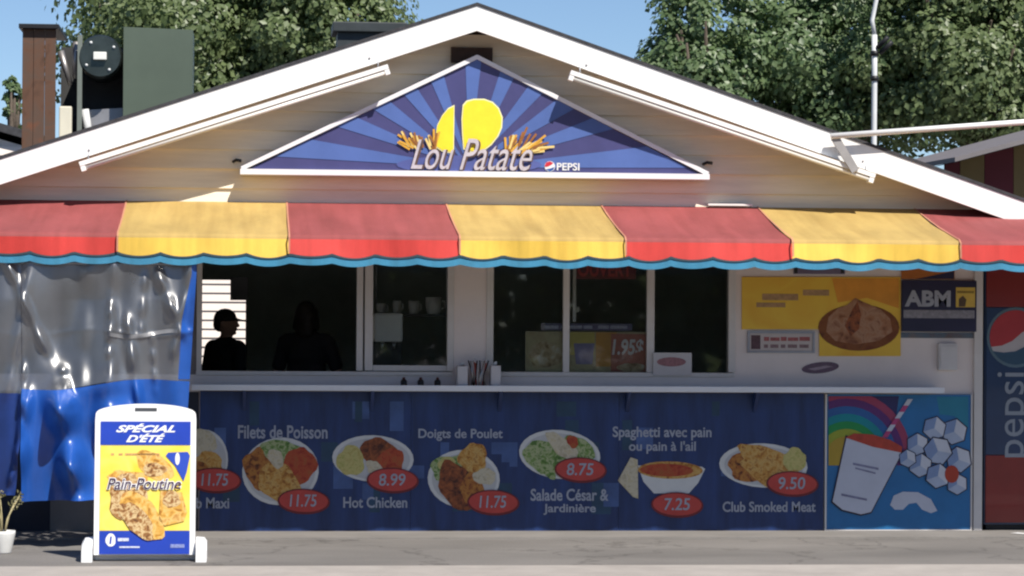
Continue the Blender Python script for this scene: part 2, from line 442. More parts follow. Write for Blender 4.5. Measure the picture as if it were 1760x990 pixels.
# window frames
def bars(name, parent, lst, Yf, Yb, m=frame_white, top=ZH - 0.002):
    for (x0, ya, x1, yb_) in lst:
        r = rect(x0, ya, x1, yb_, 0.0)
        zt = top if ya < 462 else r[3]
        box(name, r[0], r[1], Yf, Yb, r[2], zt, m, parent, 0.004)
wf = box('window_frame', W1[0] - 0.02, W1[1] + 0.01, -0.014, 0.02, ZS - 0.004, Z(500, 638, 0), frame_white, bar, 0.004)
bars('jamb', wf, [(338, 455, 347, 638), (769, 455, 780, 638)], -0.012, 0.10)
bars('sash_stile', wf, [(613, 455, 624, 637), (627, 455, 641, 637)], 0.0, 0.05)
bars('sash_rail', wf, [(641, 628, 769, 638)], 0.021, 0.05)
wf2 = box('window_frame', W2[0] - 0.01, W2[1] + 0.02, -0.014, 0.02, ZS - 0.004, Z(1050, 640, 0), frame_white, bar, 0.004)
bars('jamb', wf2, [(836, 455, 848, 640), (1252, 455, 1264, 640)], -0.012, 0.10)
bars('mullion', wf2, [(968, 455, 979, 640), (1112, 455, 1125, 640)], 0.0, 0.05)
bars('hanging_rod', wf2, [(986, 455, 992, 553)], 0.06, 0.072)
def pane(x0, x1, yb_, parent, Yp):
    r = rect(x0, 500, x1, yb_, 0.0)
    mk('pane', [(r[0], Yp, r[2]), (r[1], Yp, r[2]), (r[1], Yp, ZH), (r[0], Yp, ZH)], [(0, 1, 2, 3)], glass, parent)
pane(640, 770, 630, wf, 0.03)
pane(846, 969, 641, wf2, 0.025); pane(978, 1113, 641, wf2, 0.03); pane(1124, 1253, 641, wf2, 0.025)

# counter shelf along the front with its pale nosing
xs0, xs1 = X(330, 665, -0.22), X(1622, 670, -0.22)
zs = 1.045
shelf = box('counter_shelf', xs0, xs1, -0.22, -0.015, zs, zs + 0.026, mat('shelf_top', (0.55, 0.53, 0.52), 0.4, 0.08, 5.0), bar, 0.003)
box('shelf_nosing', xs0 - 0.004, xs1 + 0.004, -0.236, -0.2205, zs - 0.006, zs + 0.036, mat('nosing', (0.78, 0.78, 0.80), 0.3, 0.05, 5.0, metal=0.2), shelf, 0.003)
for px in (420, 640, 860, 1080, 1300):
    xx = X(px, 690, -0.1)
    mk('shelf_bracket', [(xx - .012, -0.19, zs - .001), (xx - .012, -0.026, zs - .001), (xx - .012, -0.026, zs - .16), (xx + .012, -0.19, zs - .001), (xx + .012, -0.026, zs - .001), (xx + .012, -0.026, zs - .16)],
       [(0, 1, 2), (5, 4, 3), (0, 3, 4, 1), (1, 4, 5, 2), (2, 5, 3, 0)], navy, shelf)
# door seen dimly through the clear curtain
dr = rect(88, 462, 182, 905, 0.0)
dd = box('door', dr[0], dr[1], -0.02, -0.001, 0.0, 1.98, mat('door_grey', (0.16, 0.15, 0.15), 0.5, 0.2, 3.0), bar, 0.005)
box('door_pane', dr[0] + 0.07, dr[1] - 0.07, -0.026, -0.021, 1.05, 1.85, black, dd)

# ------------------------------------------------------------------ awning
AY0, AY1 = -0.03, -1.35
az0 = Z(880, 352, AY0); az1 = Z(880, 406, AY1); azb = Z(880, 441, AY1); azt = Z(880, 456, AY1)
bx = [X(p, 425, AY1) for p in (-87, 202, 497, 790, 1075, 1362, 1650, 1939, 2228)]  # last stripe, out of view, added to shade the vending machine
aw = thing('striped_awning', ((bx[0] + bx[-1]) / 2, AY0, az1), 'long red and yellow striped awning with blue scalloped edge over the counter', 'awning')
def fabric(name, col, rough):
    m = mat(name, col, rough, 0.16, 2.2, 0.35, 260, spec=0.3, stretch=(1.6, 0.6, 0.6))
    t = m.node_tree; p = t.nodes['Principled BSDF']; src = p.inputs['Base Color'].links[0].from_socket
    tc = t.nodes.new('ShaderNodeTexCoord'); mp = t.nodes.new('ShaderNodeMapping'); mp.inputs['Scale'].default_value = (9, 0.5, 0.5)
    t.links.new(tc.outputs['Object'], mp.inputs[0])
    nz = t.nodes.new('ShaderNodeTexNoise'); nz.inputs['Scale'].default_value = 1.3; nz.inputs['Detail'].default_value = 7; t.links.new(mp.outputs[0], nz.inputs['Vector'])
    rp = t.nodes.new('ShaderNodeValToRGB'); rp.color_ramp.elements[0].position = 0.33; rp.color_ramp.elements[0].color = (0.82, 0.79, 0.76, 1)
    rp.color_ramp.elements[1].position = 0.58; rp.color_ramp.elements[1].color = (1, 1, 1, 1); t.links.new(nz.outputs[0], rp.inputs[0])
    mx = t.nodes.new('ShaderNodeMix'); mx.data_type = 'RGBA'; mx.blend_type = 'MULTIPLY'; mx.inputs[0].default_value = 0.75
    t.links.new(src, mx.inputs[6]); t.links.new(rp.outputs[0], mx.inputs[7]); t.links.new(mx.outputs[2], p.inputs['Base Color'])
    return m
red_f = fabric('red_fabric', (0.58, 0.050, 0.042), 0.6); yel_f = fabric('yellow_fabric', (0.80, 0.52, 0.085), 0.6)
red_dark = fabric('darkened_slope_red', (0.29, 0.070, 0.070), 0.75); yel_dark = fabric('darkened_slope_yellow', (0.47, 0.325, 0.108), 0.75)  # slope copies: greyed as faded, darkened in colour to offset the high sun
trim_f = fabric('blue_trim_fabric', (0.045, 0.22, 0.36), 0.6); pipe_f = fabric('dark_piping', (0.02, 0.045, 0.06), 0.7)
seam_f = fabric('seam_tape', (0.55, 0.25, 0.16), 0.7)
SP = (bx[6] - bx[1]) / 20.0           # scallop pitch: four to a stripe
def scal(x):
    u = ((x - bx[1]) / SP) % 1.0
    q = math.floor((x - bx[1]) / SP)
    return (0.028 + 0.007 * math.sin(q * 2.7)) * math.sin(math.pi * u) ** 0.75
def ysway(x, v): return 0.012 * math.sin(x * 2.1 + 0.7) * v + 0.008 * math.sin(x * 5.3) * v
for i in range(8):
    xa, xb = bx[i], bx[i + 1]
    n = 24
    # sloping roof cloth, slightly slack between its ends
    vs_, fs = [], []
    rows = 7
    for j in range(rows + 1):
        t = j / rows
        for k in range(n + 1):
            x = xa + (xb - xa) * k / n
            sag = -0.022 * math.sin(math.pi * t) * (0.6 + 0.4 * math.sin(math.pi * k / n)) + 0.005 * math.sin(k * 0.7 + j * 1.1 + i * 2) * math.sin(math.pi * t)
            vs_.append((x, AY0 + (AY1 + 0.035 - AY0) * t + ysway(x, t), az0 + (az1 - az0) * t + sag))
    for ang in (30, 60, 90):             # rounded front fold
        for k in range(n + 1):
            x = xa + (xb - xa) * k / n
            vs_.append((x, AY1 + 0.035 - 0.035 * math.sin(rad(ang)) + ysway(x, 1.0), az1 - 0.032 * (1 - math.cos(rad(ang)))))
    rows += 3
    for j in range(rows):
        for k in range(n):
            a = j * (n + 1) + k; fs.append((a, a + n + 1, a + n + 2, a + 1))
    p_ = mk('awning_cloth', vs_, fs, red_dark if i % 2 == 0 else yel_dark, aw, True)
    # hanging front of the same stripe
    vs_, fs = [], []
    n = 48
    for j in range(5):
        t = j / 4
        for k in range(n + 1):
            x = xa + (xb - xa) * k / n
            zb = azb + 0.004 - scal(x)
            vs_.append((x, AY1 + ysway(x, 1 - t) - 0.012 * t + 0.010 * math.sin(x * 7.0 + 1) * t, az1 - 0.032 + (zb - az1 + 0.032) * t))
    for j in range(4):
        for k in range(n):
            a = j * (n + 1) + k; fs.append((a, a + n + 1, a + n + 2, a + 1))
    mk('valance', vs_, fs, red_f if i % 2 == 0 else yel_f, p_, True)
    def strip(name, off_top, off_bot, dy, m):
        vs_, fs = [], []
        for k in range(n + 1):
            x = xa + (xb - xa) * k / n
            s = scal(x); y = AY1 - 0.012 + 0.010 * math.sin(x * 7.0 + 1) + dy
            vs_ += [(x, y, azb + 0.004 - s + off_top), (x, y - 0.004, azb + 0.004 - s * 0.75 - off_bot)]
        for k in range(n): fs.append((2 * k, 2 * k + 1, 2 * k + 3, 2 * k + 2))
        mk(name, vs_, fs, m, p_, True)
    strip('piping', 0.008, 0.010, -0.005, pipe_f)
    strip('blue_trim', 0.0, 0.060, -0.002, trim_f)
    # seam tape between stripes
    if i > 0:
        vs_ = []
        for t in [q / 7 for q in range(8)]:
            sg = -0.018 * math.sin(math.pi * t)
            for dx in (-0.006, 0.006): vs_.append((xa + dx, AY0 + (AY1 + 0.02 - AY0) * t, az0 + (az1 - az0) * t + sg * (0 if t > 0.99 else 0.7) + 0.007))
        vs_ += [(xa - 0.006, AY1 - 0.024, az1 - 0.02), (xa + 0.006, AY1 - 0.024, az1 - 0.02), (xa - 0.006, AY1 - 0.03, azb + 0.015), (xa + 0.006, AY1 - 0.03, azb + 0.015)]
        mk('seam', vs_, [(2 * q, 2 * q + 2, 2 * q + 3, 2 * q + 1) for q in range(9)], seam_f, p_, False)
tube('front_rail', [(bx[0], AY1 + 0.035, az1 - 0.045), (bx[-1], AY1 + 0.035, az1 - 0.045)], 0.016, grey_metal, aw, 8)
tube('head_rail', [(bx[0], AY0 - 0.005, az0 - 0.03), (bx[-1], AY0 - 0.005, az0 - 0.03)], 0.02, grey_metal, aw, 8)
for x in (bx[1], bx[3], bx[5], bx[6] + 0.2):
    tube('strut', [(x, AY0 + 0.02, az1 - 0.05), (x, AY1 + 0.035, az1 - 0.05)], 0.012, grey_metal, aw, 8)
# short white strip at the head of the awning
fl = rect(1216, 344, 1292, 352, AY0 - 0.02)
box('white_strip', fl[0], fl[1], AY0 - 0.06, AY0 - 0.01, az0 + 0.008, az0 + 0.022, white_paint, aw)

# ------------------------------------------------------------------ triangular sign in the gable
YS = -0.17
sign = thing('gable_sign', (at(816, 300, YS).x, YS + 0.08, at(816, 302, YS).z), 'blue triangular sign with yellow shapes and script lettering in the gable', 'sign')
tri = [at(820, 98, YS), at(420, 297, YS), at(1212, 302, YS)]
A_, L_, R_ = [(p.x, p.z) for p in tri]
zb_ = (L_[1] + R_[1]) / 2; L_ = (L_[0], zb_); R_ = (R_[0], zb_)
sign_navy = mat('sign_navy', (0.058, 0.058, 0.165), 0.4, 0.15, 3.0)
sign_blue = mat('sign_blue', (0.080, 0.135, 0.36), 0.4, 0.12, 3.0)
prism('sign_box', [A_, L_, R_], YS + 0.002, -0.03, sign_navy, sign)
def bar_between(name, a, b, w, y0, y1, m, parent):
    dx, dz = b[0] - a[0], b[1] - a[1]; l = math.hypot(dx, dz); nx, nz = -dz / l * w / 2, dx / l * w / 2
    return prism(name, [(a[0] + nx, a[1] + nz), (b[0] + nx, b[1] + nz), (b[0] - nx, b[1] - nz), (a[0] - nx, a[1] - nz)], y0, y1, m, parent)
edge_white = mat('sign_edge', (0.75, 0.74, 0.76), 0.4, 0.04, 5.0)
ov = 0.02
bar_between('sign_frame', (L_[0] - 0.03, L_[1]), (R_[0] + 0.03, R_[1]), 0.040, YS - 0.022, -0.028, edge_white, sign)
bar_between('sign_frame', (L_[0] - 0.02, L_[1] + 0.022), (A_[0] + 0.004, A_[1] + 0.002), 0.030, YS - 0.018, -0.026, edge_white, sign)
bar_between('sign_frame', (R_[0] + 0.02, R_[1] + 0.022), (A_[0] - 0.004, A_[1] + 0.002), 0.030, YS - 0.015, -0.024, edge_white, sign)
# sunburst: paler rays clipped to the triangle
def clip(poly, a, b):
    out = []
    def side(p): return (b[0] - a[0]) * (p[1] - a[1]) - (b[1] - a[1]) * (p[0] - a[0])
    for i in range(len(poly)):
        p, q = poly[i], poly[(i + 1) % len(poly)]
        sp, sq = side(p), side(q)
        if sp >= 0: out.append(p)
        if sp * sq < 0:
            t = sp / (sp - sq); out.append((p[0] + (q[0] - p[0]) * t, p[1] + (q[1] - p[1]) * t))
    return out
c0 = at(806, 288, YS); c0 = (c0.x, c0.z)
for deg in (4, 19, 34, 50, 68, 88, 110, 128, 145, 160, 174):
    w = 4.3 if 30 < deg < 150 else 3.4
    a0, a1 = rad(deg - w), rad(deg + w)
    poly = [c0, (c0[0] + 4 * math.cos(a0), c0[1] + 4 * math.sin(a0)), (c0[0] + 4 * math.cos(a1), c0[1] + 4 * math.sin(a1))]
    for (a, b) in ((L_, R_), (R_, A_), (A_, L_)):
        poly = clip(poly, a, b)
        if len(poly) < 3: break
    if len(poly) >= 3:
        mk('ray', [(x, YS - 0.001, z) for x, z in poly], [tuple(range(len(poly)))], sign_blue, sign)
glow = ell('base_glow', 806, 283, 125, 16, YS - 0.0025, mat('sign_mid', (0.085, 0.105, 0.30), 0.4, 0.1, 3.0), sign)
# plain yellow shapes
sign_yellow = mat('sign_yellow', (0.85, 0.66, 0.035), 0.4, 0.06, 10.0)
sign_pale = mat('sign_pale_yellow', (0.80, 0.76, 0.42), 0.4, 0.05, 10.0)
half = [(780, 183), (770, 188), (760, 200), (752, 216), (749, 236), (751, 252), (760, 258), (779, 262)]
full = [(797, 182), (803, 175), (815, 172), (832, 172), (846, 177), (856, 187), (862, 202), (861, 219), (855, 233), (844, 247), (830, 258), (812, 260), (798, 254), (796, 230), (795, 205)]
def grow(poly, k, dx=0, dy=0):
    cx = sum(p[0] for p in poly) / len(poly); cy = sum(p[1] for p in poly) / len(poly)
    return [(cx + (x - cx) * k + dx, cy + (y - cy) * k + dy) for x, y in poly]
flat('yellow_outline', grow(half, 1.07), YS - 0.004, sign_pale, sign); flat('yellow_shape', half, YS - 0.006, sign_yellow, sign)
flat('yellow_outline', grow(full, 1.06), YS - 0.004, sign_pale, sign); flat('yellow_shape', full, YS - 0.006, sign_yellow, sign)
# sprays of fried potato sticks left and right of the lettering
rd = random.Random(4)
fry = [mat('fry_gold', (0.62, 0.33, 0.04), 0.5, 0.15, 20), mat('fry_brown', (0.28, 0.11, 0.025), 0.5, 0.2, 20), mat('fry_pale', (0.72, 0.55, 0.20), 0.5, 0.1, 20)]
def stick(x, y, a, l, w, m, Yq):
    ca, sa = math.cos(a), math.sin(a)
    flat('fried_stick', [(x - sa * w, y + ca * w), (x + ca * l - sa * w, y + sa * l + ca * w), (x + ca * l + sa * w, y + sa * l - ca * w), (x + sa * w, y - ca * w)], Yq, m, sign)
for i in range(26):
    x = rd.uniform(702, 752); stick(x, 256 + rd.uniform(-8, 6), rad(-90 - (752 - x) * 1.0 + rd.uniform(-25, 25)), rd.uniform(14, 34), 1.8, fry[i % 3], YS - 0.008 - 0.0004 * i)
for i in range(34):
    x = rd.uniform(868, 912); stick(x, 262 + rd.uniform(-8, 6), rad(-92 + (x - 862) * 1.4 + rd.uniform(-22, 22)), rd.uniform(16, 44), 1.9, fry[i % 3], YS - 0.008 - 0.0004 * i)
script = mat('script_lettering', (0.50, 0.46, 0.50), 0.4, 0.15, 25.0); script_sh = mat('script_shadow', (0.10, 0.06, 0.05), 0.5, 0.2, 20)
letters('lettering_shadow', 'Lou', 709, 240, 783, 292, YS - 0.023, script_sh, sign, shear=0.45, bold=0.012)
letters('lettering_shadow', 'Patate', 792, 240, 917, 294, YS - 0.023, script_sh, sign, shear=0.45, bold=0.012)
letters('lettering', 'Lou', 706, 240, 780, 291, YS - 0.025, script, sign, shear=0.45, bold=0.0)
letters('lettering', 'Patate', 790, 239, 915, 293, YS - 0.025, script, sign, shear=0.45, bold=0.0)
logo_red = mat('logo_red', (0.55, 0.03, 0.05), 0.4, 0.08, 10); logo_blue = mat('logo_blue', (0.03, 0.09, 0.30), 0.4, 0.08, 10)
ell('logo_disc', 945, 286, 9, 9, YS - 0.004, print_white, sign)
flat('logo_segment', [(936.5, 284), (939, 279), (945, 277.3), (951, 280), (948, 283), (942, 286), (937, 287)], YS - 0.006, logo_red, sign)
flat('logo_segment', [(938, 291), (946, 289.5), (953, 287), (951, 292), (945, 294.7)], YS - 0.006, logo_blue, sign)
letters('lettering', 'PEPSI', 957, 280, 996, 293, YS - 0.004, print_white, sign, bold=0.02)
# hooks by the lower corners of the sign
for (px, py) in ((408, 278), (1216, 282)):
    c = at(px, py, -0.03)
    tube('hook', [(c.x - 0.03, -0.02, c.z), (c.x - 0.01, -0.07, c.z + 0.01), (c.x + 0.03, -0.07, c.z + 0.005)], 0.012, black, sign, 6)

# ------------------------------------------------------------------ fluorescent strip lights under the rake
def strip_light(name, a, b, label):
    A = at(*a, YF - 0.02); B = at(*b, YF - 0.02)
    th = thing(name, (min(A.x, B.x), YF - 0.02, min(A.z, B.z)), label, 'light', 'strip lights under the roof edge')
    d = Vector((B.x - A.x, 0, B.z - A.z)); l = d.length; d.normalize(); n = Vector((-d.z, 0, d.x))
    if n.z < 0: n = -n
    def slab(nm, s0, s1, n0, n1, y0, y1, m):
        c = [A + d * s + n * q for s in (s0, s1) for q in (n0, n1)]
        vs_ = [(v.x, y, v.z) for y in (y0, y1) for v in c]
        return mk(nm, vs_, [(0, 2, 3, 1), (4, 5, 7, 6), (0, 1, 5, 4), (2, 6, 7, 3), (0, 4, 6, 2), (1, 3, 7, 5)], m, th)
    slab('housing', 0, l, 0.026, 0.058, YF - 0.05, YF + 0.06, fascia_paint)
    slab('end_cap', 0.0, 0.035, -0.014, 0.0255, YF - 0.047, YF + 0.03, fascia_paint)
    slab('end_cap', l - 0.035, l, -0.014, 0.0255, YF - 0.047, YF + 0.03, fascia_paint)
    for yy in (YF - 0.028,):
        p, q = A + d * 0.036 + n * 0.006, A + d * (l - 0.036) + n * 0.006
        tube('tube', [(p.x, yy, p.z), (q.x, yy, q.z)], 0.016, mat('lamp_tube', (0.80, 0.78, 0.72), 0.3, 0.02, 3), th, 10)
    for f in (0.03, 0.97):
        p = A + d * (l * f) + n * 0.059; tube('hanger', [(p.x, YF + 0.002, p.z), (p.x, YF + 0.002, p.z + 0.045)], 0.006, grey_metal, th, 6)
strip_light('strip_light', (140, 292), (670, 124), 'white fluorescent strip light under the roof edge left of the triangular sign')
strip_light('strip_light', (1500, 312), (977, 134), 'white fluorescent strip light under the roof edge right of the triangular sign')

# ------------------------------------------------------------------ menu board along the counter front
YM = -0.026
mr = rect(343, 674, 1416, 915, YM)
menu = thing('menu_board', ((mr[0] + mr[1]) / 2, -0.012, 0.004), 'long navy menu board with plate pictures and red price ovals under the counter', 'sign')
xm = [mr[0] + (mr[1] - mr[0]) * q / 3 for q in range(4)]
for q in range(3):
    box('board_panel', xm[q] + 0.001, xm[q + 1] - 0.001, YM, -0.002, 0.004, mr[3], navy, menu)
rd = random.Random(11)
for i in range(30):        # faint paler bars printed in the background
    x = rd.uniform(352, 1400); y = rd.choice([690, 722, 735, 800, 830, 760]); w = rd.uniform(12, 34); h = rd.uniform(18, 55)
    frect('background_bar', x, y, min(x + w, 1412), y + h, YM - 0.001 - 0.00005 * i, navy_pale if i % 2 else mat('navy_teal', (0.018, 0.055, 0.105), 0.35, 0.3, 5), menu)
plate_w = mat('plate_print', (0.62, 0.62, 0.60), 0.4, 0.06, 8); price_red = mat('price_red', (0.48, 0.055, 0.045), 0.4, 0.12, 8); price_dk = mat('price_edge', (0.16, 0.015, 0.02), 0.4, 0.12, 8)
brown_food = mottled('brown_food', [(0.10, 0.03, 0.01), (0.34, 0.11, 0.025), (0.46, 0.20, 0.04), (0.24, 0.06, 0.02)], 26)
golden_food = mottled('golden_food', [(0.28, 0.10, 0.02), (0.52, 0.25, 0.05), (0.60, 0.38, 0.12), (0.36, 0.14, 0.03)], 30)
green_food = mottled('green_food', [(0.05, 0.12, 0.025), (0.16, 0.27, 0.06), (0.42, 0.45, 0.24), (0.12, 0.22, 0.05)], 34)
yellow_food = mottled('yellow_food', [(0.42, 0.34, 0.10), (0.55, 0.48, 0.18), (0.38, 0.36, 0.10)], 30)
red_food = mottled('red_food', [(0.30, 0.03, 0.015), (0.42, 0.07, 0.025), (0.35, 0.10, 0.03)], 28)
dark_food = mottled('dark_food', [(0.05, 0.015, 0.01), (0.22, 0.06, 0.02), (0.34, 0.10, 0.03)], 30)
pale_food = mottled('pale_food', [(0.42, 0.36, 0.24), (0.58, 0.52, 0.38), (0.50, 0.42, 0.25)], 30)
def dish(cx, cy, rx, ry, rot, foods, price, seed):
    pl = ell('plate_picture', cx, cy, rx, ry, YM - 0.003, plate_w, menu, rot)
    ell('plate_rim', cx + 1, cy + 1, rx * 0.90, ry * 0.88, YM - 0.004, mat('plate_shade', (0.48, 0.48, 0.48), 0.4, 0.08, 8), pl, rot)
    for i, (dx, dy, fx, fy, m) in enumerate(foods):
        ell('food', cx + dx, cy + dy, fx, fy, YM - 0.005 - 0.0006 * i, m, pl, rot + 0.3 * i, 0.07, seed + i)
    (qx, qy, t) = price
    ell('price_oval', qx, qy, 45, 22, YM - 0.011, price_dk, pl, 0.04); ell('price_oval', qx, qy - 1, 42, 19, YM - 0.0125, price_red, pl, 0.04)
    if t: letters('price', t, qx - 24, qy - 12, qx + 22, qy + 9, YM - 0.014, print_grey, pl, shear=0.1, bold=0.012)
    return pl
dish(350, 790, 42, 52, 0, [(0, -30, 22, 22, pale_food), (8, 8, 26, 22, golden_food), (-5, 22, 28, 16, brown_food)], (370, 826, '11.75'), 1)
dish(482, 810, 66, 58, -0.15, [(-28, -5, 34, 40, brown_food), (2, -34, 36, 20, green_food), (32, -8, 28, 34, red_food), (0, 22, 44, 30, golden_food), (-8, -22, 18, 12, pale_food)], (522, 862, '11.75'), 10)
dish(641, 788, 70, 40, 0.04, [(-38, 4, 24, 26, yellow_food), (14, -10, 38, 22, dark_food), (32, 4, 22, 22, red_food), (4, 20, 20, 12, pale_food)], (675, 826, '8.99'), 20)
dish(797, 823, 62, 50, 0.05, [(-12, -14, 44, 28, green_food), (-28, -24, 16, 14, yellow_food), (16, -36, 24, 26, golden_food), (-8, 14, 48, 30, dark_food), (16, 20, 30, 20, brown_food), (36, -4, 14, 20, pale_food)], (848, 864, '11.75'), 30)
dish(962, 781, 70, 42, 0.10, [(-18, 4, 46, 28, green_food), (30, -8, 30, 22, green_food), (4, -14, 34, 14, pale_food), (22, -22, 12, 9, red_food), (-20, 18, 26, 12, green_food)], (998, 808, '8.75'), 40)
bowl = flat('plate_picture', [(1096, 800), (1206, 802), (1212, 806), (1200, 830), (1184, 848), (1124, 848), (1106, 828)], YM - 0.003, plate_w, menu)
flat('food', ering(1152, 808, 56, 15, 0.02), YM - 0.0045, golden_food, bowl); flat('food', ering(1146, 808, 46, 11, 0.02), YM - 0.006, red_food, bowl)
flat('bread_slice', [(1062, 826), (1084, 786), (1096, 790), (1097, 857), (1088, 854)], YM - 0.007, pale_food, bowl)
ell('price_oval', 1164, 868, 45, 22, YM - 0.011, price_dk, bowl, 0.04); ell('price_oval', 1164, 867, 42, 19, YM - 0.0125, price_red, bowl, 0.04)
letters('price', '7.25', 1142, 856, 1186, 877, YM - 0.014, print_grey, bowl, shear=0.1, bold=0.012)
dish(1312, 800, 76, 38, 0.05, [(-18, 2, 44, 26, brown_food), (10, -8, 56, 22, golden_food), (-4, 14, 40, 14, golden_food), (54, -10, 20, 20, yellow_food)], (1362, 832, '9.50'), 60)
for (t, x0, y0, x1, y1) in (('Filets de Poisson', 409, 731, 563, 754), ('Doigts de Poulet', 719, 737, 864, 758), ('Hot Chicken', 590, 854, 700, 873), ('Club Maxi', 306, 855, 394, 874),
                            ('Salade César &', 912, 840, 1046, 861), ('Jardinière', 934, 866, 1024, 885), ('Spaghetti avec pain', 1053, 733, 1223, 757), ("ou pain à l'ail", 1081, 758, 1196, 780), ('Club Smoked Meat', 1242, 862, 1402, 880)):
    letters('dish_name', t, x0, y0, x1, y1, YM - 0.003, print_grey, menu, bold=0.022)

# ------------------------------------------------------------------ slush drink panel at the counter's end (its cartoon figure is left out)
YP = -0.03
sr = rect(1421, 678, 1668, 910, YP)
slush = thing('slush_drink_panel', ((sr[0] + sr[1]) / 2, -0.01, sr[2]), 'bright blue panel with a rainbow and white slush drink cup below the counter', 'sign')
s_blue = mat('panel_blue', (0.02, 0.15, 0.36), 0.35, 0.12, 4); s_navy = mat('panel_navy', (0.02, 0.02, 0.10), 0.35, 0.2, 4)
boxr('panel', sr, YP, -0.002, s_blue, slush)
boxes('panel_edge', [(sr[0] - 0.014, sr[0] - 0.001, YP - 0.006, -0.001, sr[2], sr[3]), (sr[1] + 0.001, sr[1] + 0.012, YP - 0.006, -0.001, sr[2], sr[3]), (sr[0] - 0.014, sr[1] + 0.012, YP - 0.006, -0.001, sr[2] - 0.014, sr[2] - 0.001)], frame_white, slush)
rcol = [(0.30, 0.04, 0.10), (0.10, 0.02, 0.14), (0.02, 0.10, 0.30), (0.0, 0.22, 0.26), (0.01, 0.24, 0.06), (0.30, 0.34, 0.03), (0.42, 0.28, 0.03)]
# rainbow bands from the corner, clipped to the panel
def pclip(pts, x0, y0, x1, y1):
    for (a, b) in (((x0, y0), (x1, y0)), ((x1, y0), (x1, y1)), ((x1, y1), (x0, y1)), ((x0, y1), (x0, y0))): pts = clip(pts, a, b)
    return pts
flat('dark_sky', [(1424, 681), (1545, 681), (1540, 720), (1470, 790), (1424, 800)], YP - 0.0015, s_navy, slush)
for i, c in enumerate(rcol):
    R = 118 - i * 13
    pts = pclip(ering(1455, 790, R * 0.95, R, 0, 40), 1424, 681, 1560, 800)
    if len(pts) > 2: flat('rainbow_band', pts, YP - 0.003 - 0.0008 * i, mat('rainbow_%d' % i, c, 0.35, 0.1, 5), slush)
outline = mat('cartoon_outline', (0.015, 0.012, 0.035), 0.4, 0.1, 5); cup_w = mat('cup_print', (0.50, 0.52, 0.60), 0.35, 0.06, 6)
flat('teal_patch', [(1610, 682), (1664, 682), (1664, 735), (1640, 715), (1615, 712)], YP - 0.0015, mat('panel_teal', (0.02, 0.20, 0.30), 0.35, 0.1, 5), slush)
cupp = [(1455, 752), (1549, 776), (1546, 786), (1497, 880), (1480, 884), (1448, 876), (1431, 862)]
flat('cup_outline', grow(cupp, 1.05), YP - 0.0105, outline, slush); flat('cup', cupp, YP - 0.012, cup_w, slush)
flat('slush', [(1453, 752), (1468, 745), (1500, 747), (1530, 756), (1551, 768), (1549, 778), (1500, 768)], YP - 0.0135, mat('slush_red', (0.42, 0.05, 0.03), 0.3, 0.2, 20), slush)
for i in range(6):
    t0 = i / 6; t1 = (i + 1) / 6
    xa, ya, xb, yb_ = 1520 + 44 * t0, 752 - 66 * t0, 1520 + 44 * t1, 752 - 66 * t1
    flat('straw', [(xa - 4, ya), (xb - 4, yb_), (xb + 5, yb_), (xa + 5, ya)], YP - 0.015, cup_w if i % 2 else mat('straw_pink', (0.40, 0.05, 0.16), 0.4, 0.1, 5), slush)
for (x0, y0, x1, y1) in ((1466, 795, 1510, 799), (1470, 803, 1505, 806), (1446, 848, 1490, 852)):
    flat('cup_marking', [(x0, y0), (x1, y0 + 9), (x1, y1 + 9), (x0, y1)], YP - 0.0135, mat('cup_marking', (0.20, 0.20, 0.30), 0.4, 0.2, 20), slush)
flat('wave', [(1530, 868), (1536, 852), (1552, 845), (1578, 846), (1600, 858), (1611, 878), (1600, 882), (1585, 876), (1575, 864), (1562, 866), (1552, 876), (1538, 876)], YP - 0.003, cup_w, slush)
# heap of ice cubes beside the cup
ice = [mat('ice_light', (0.56, 0.58, 0.64), 0.3, 0.08, 8), mat('ice_mid', (0.38, 0.44, 0.56), 0.3, 0.1, 8), mat('ice_dark', (0.20, 0.28, 0.46), 0.3, 0.1, 8)]
rd = random.Random(6)
for i, (cx_, cy_, s_) in enumerate(((1640, 742, 22), (1606, 736, 20), (1577, 764, 19), (1648, 790, 22), (1612, 775, 24), (1582, 800, 20), (1645, 832, 18), (1612, 818, 21), (1560, 788, 15))):
    a0 = rd.uniform(-0.35, 0.35); Yq = YP - 0.004 - 0.0012 * i
    hx_ = [(cx_ + s_ * math.cos(a0 + q * math.pi / 3 + 0.52), cy_ + s_ * math.sin(a0 + q * math.pi / 3 + 0.52)) for q in range(6)]
    cube = flat('ice_cube', grow(hx_, 1.10), Yq, outline, slush)
    for q in range(3):
        flat('cube_face', [(cx_, cy_), hx_[2 * q], hx_[(2 * q + 1) % 6], hx_[(2 * q + 2) % 6]], Yq - 0.0005, ice[(q + 1) % 3], cube)
flat('red_drop', ering(1636, 815, 12, 15), YP - 0.016, mat('panel_red', (0.40, 0.045, 0.02), 0.4, 0.1, 8), slush)

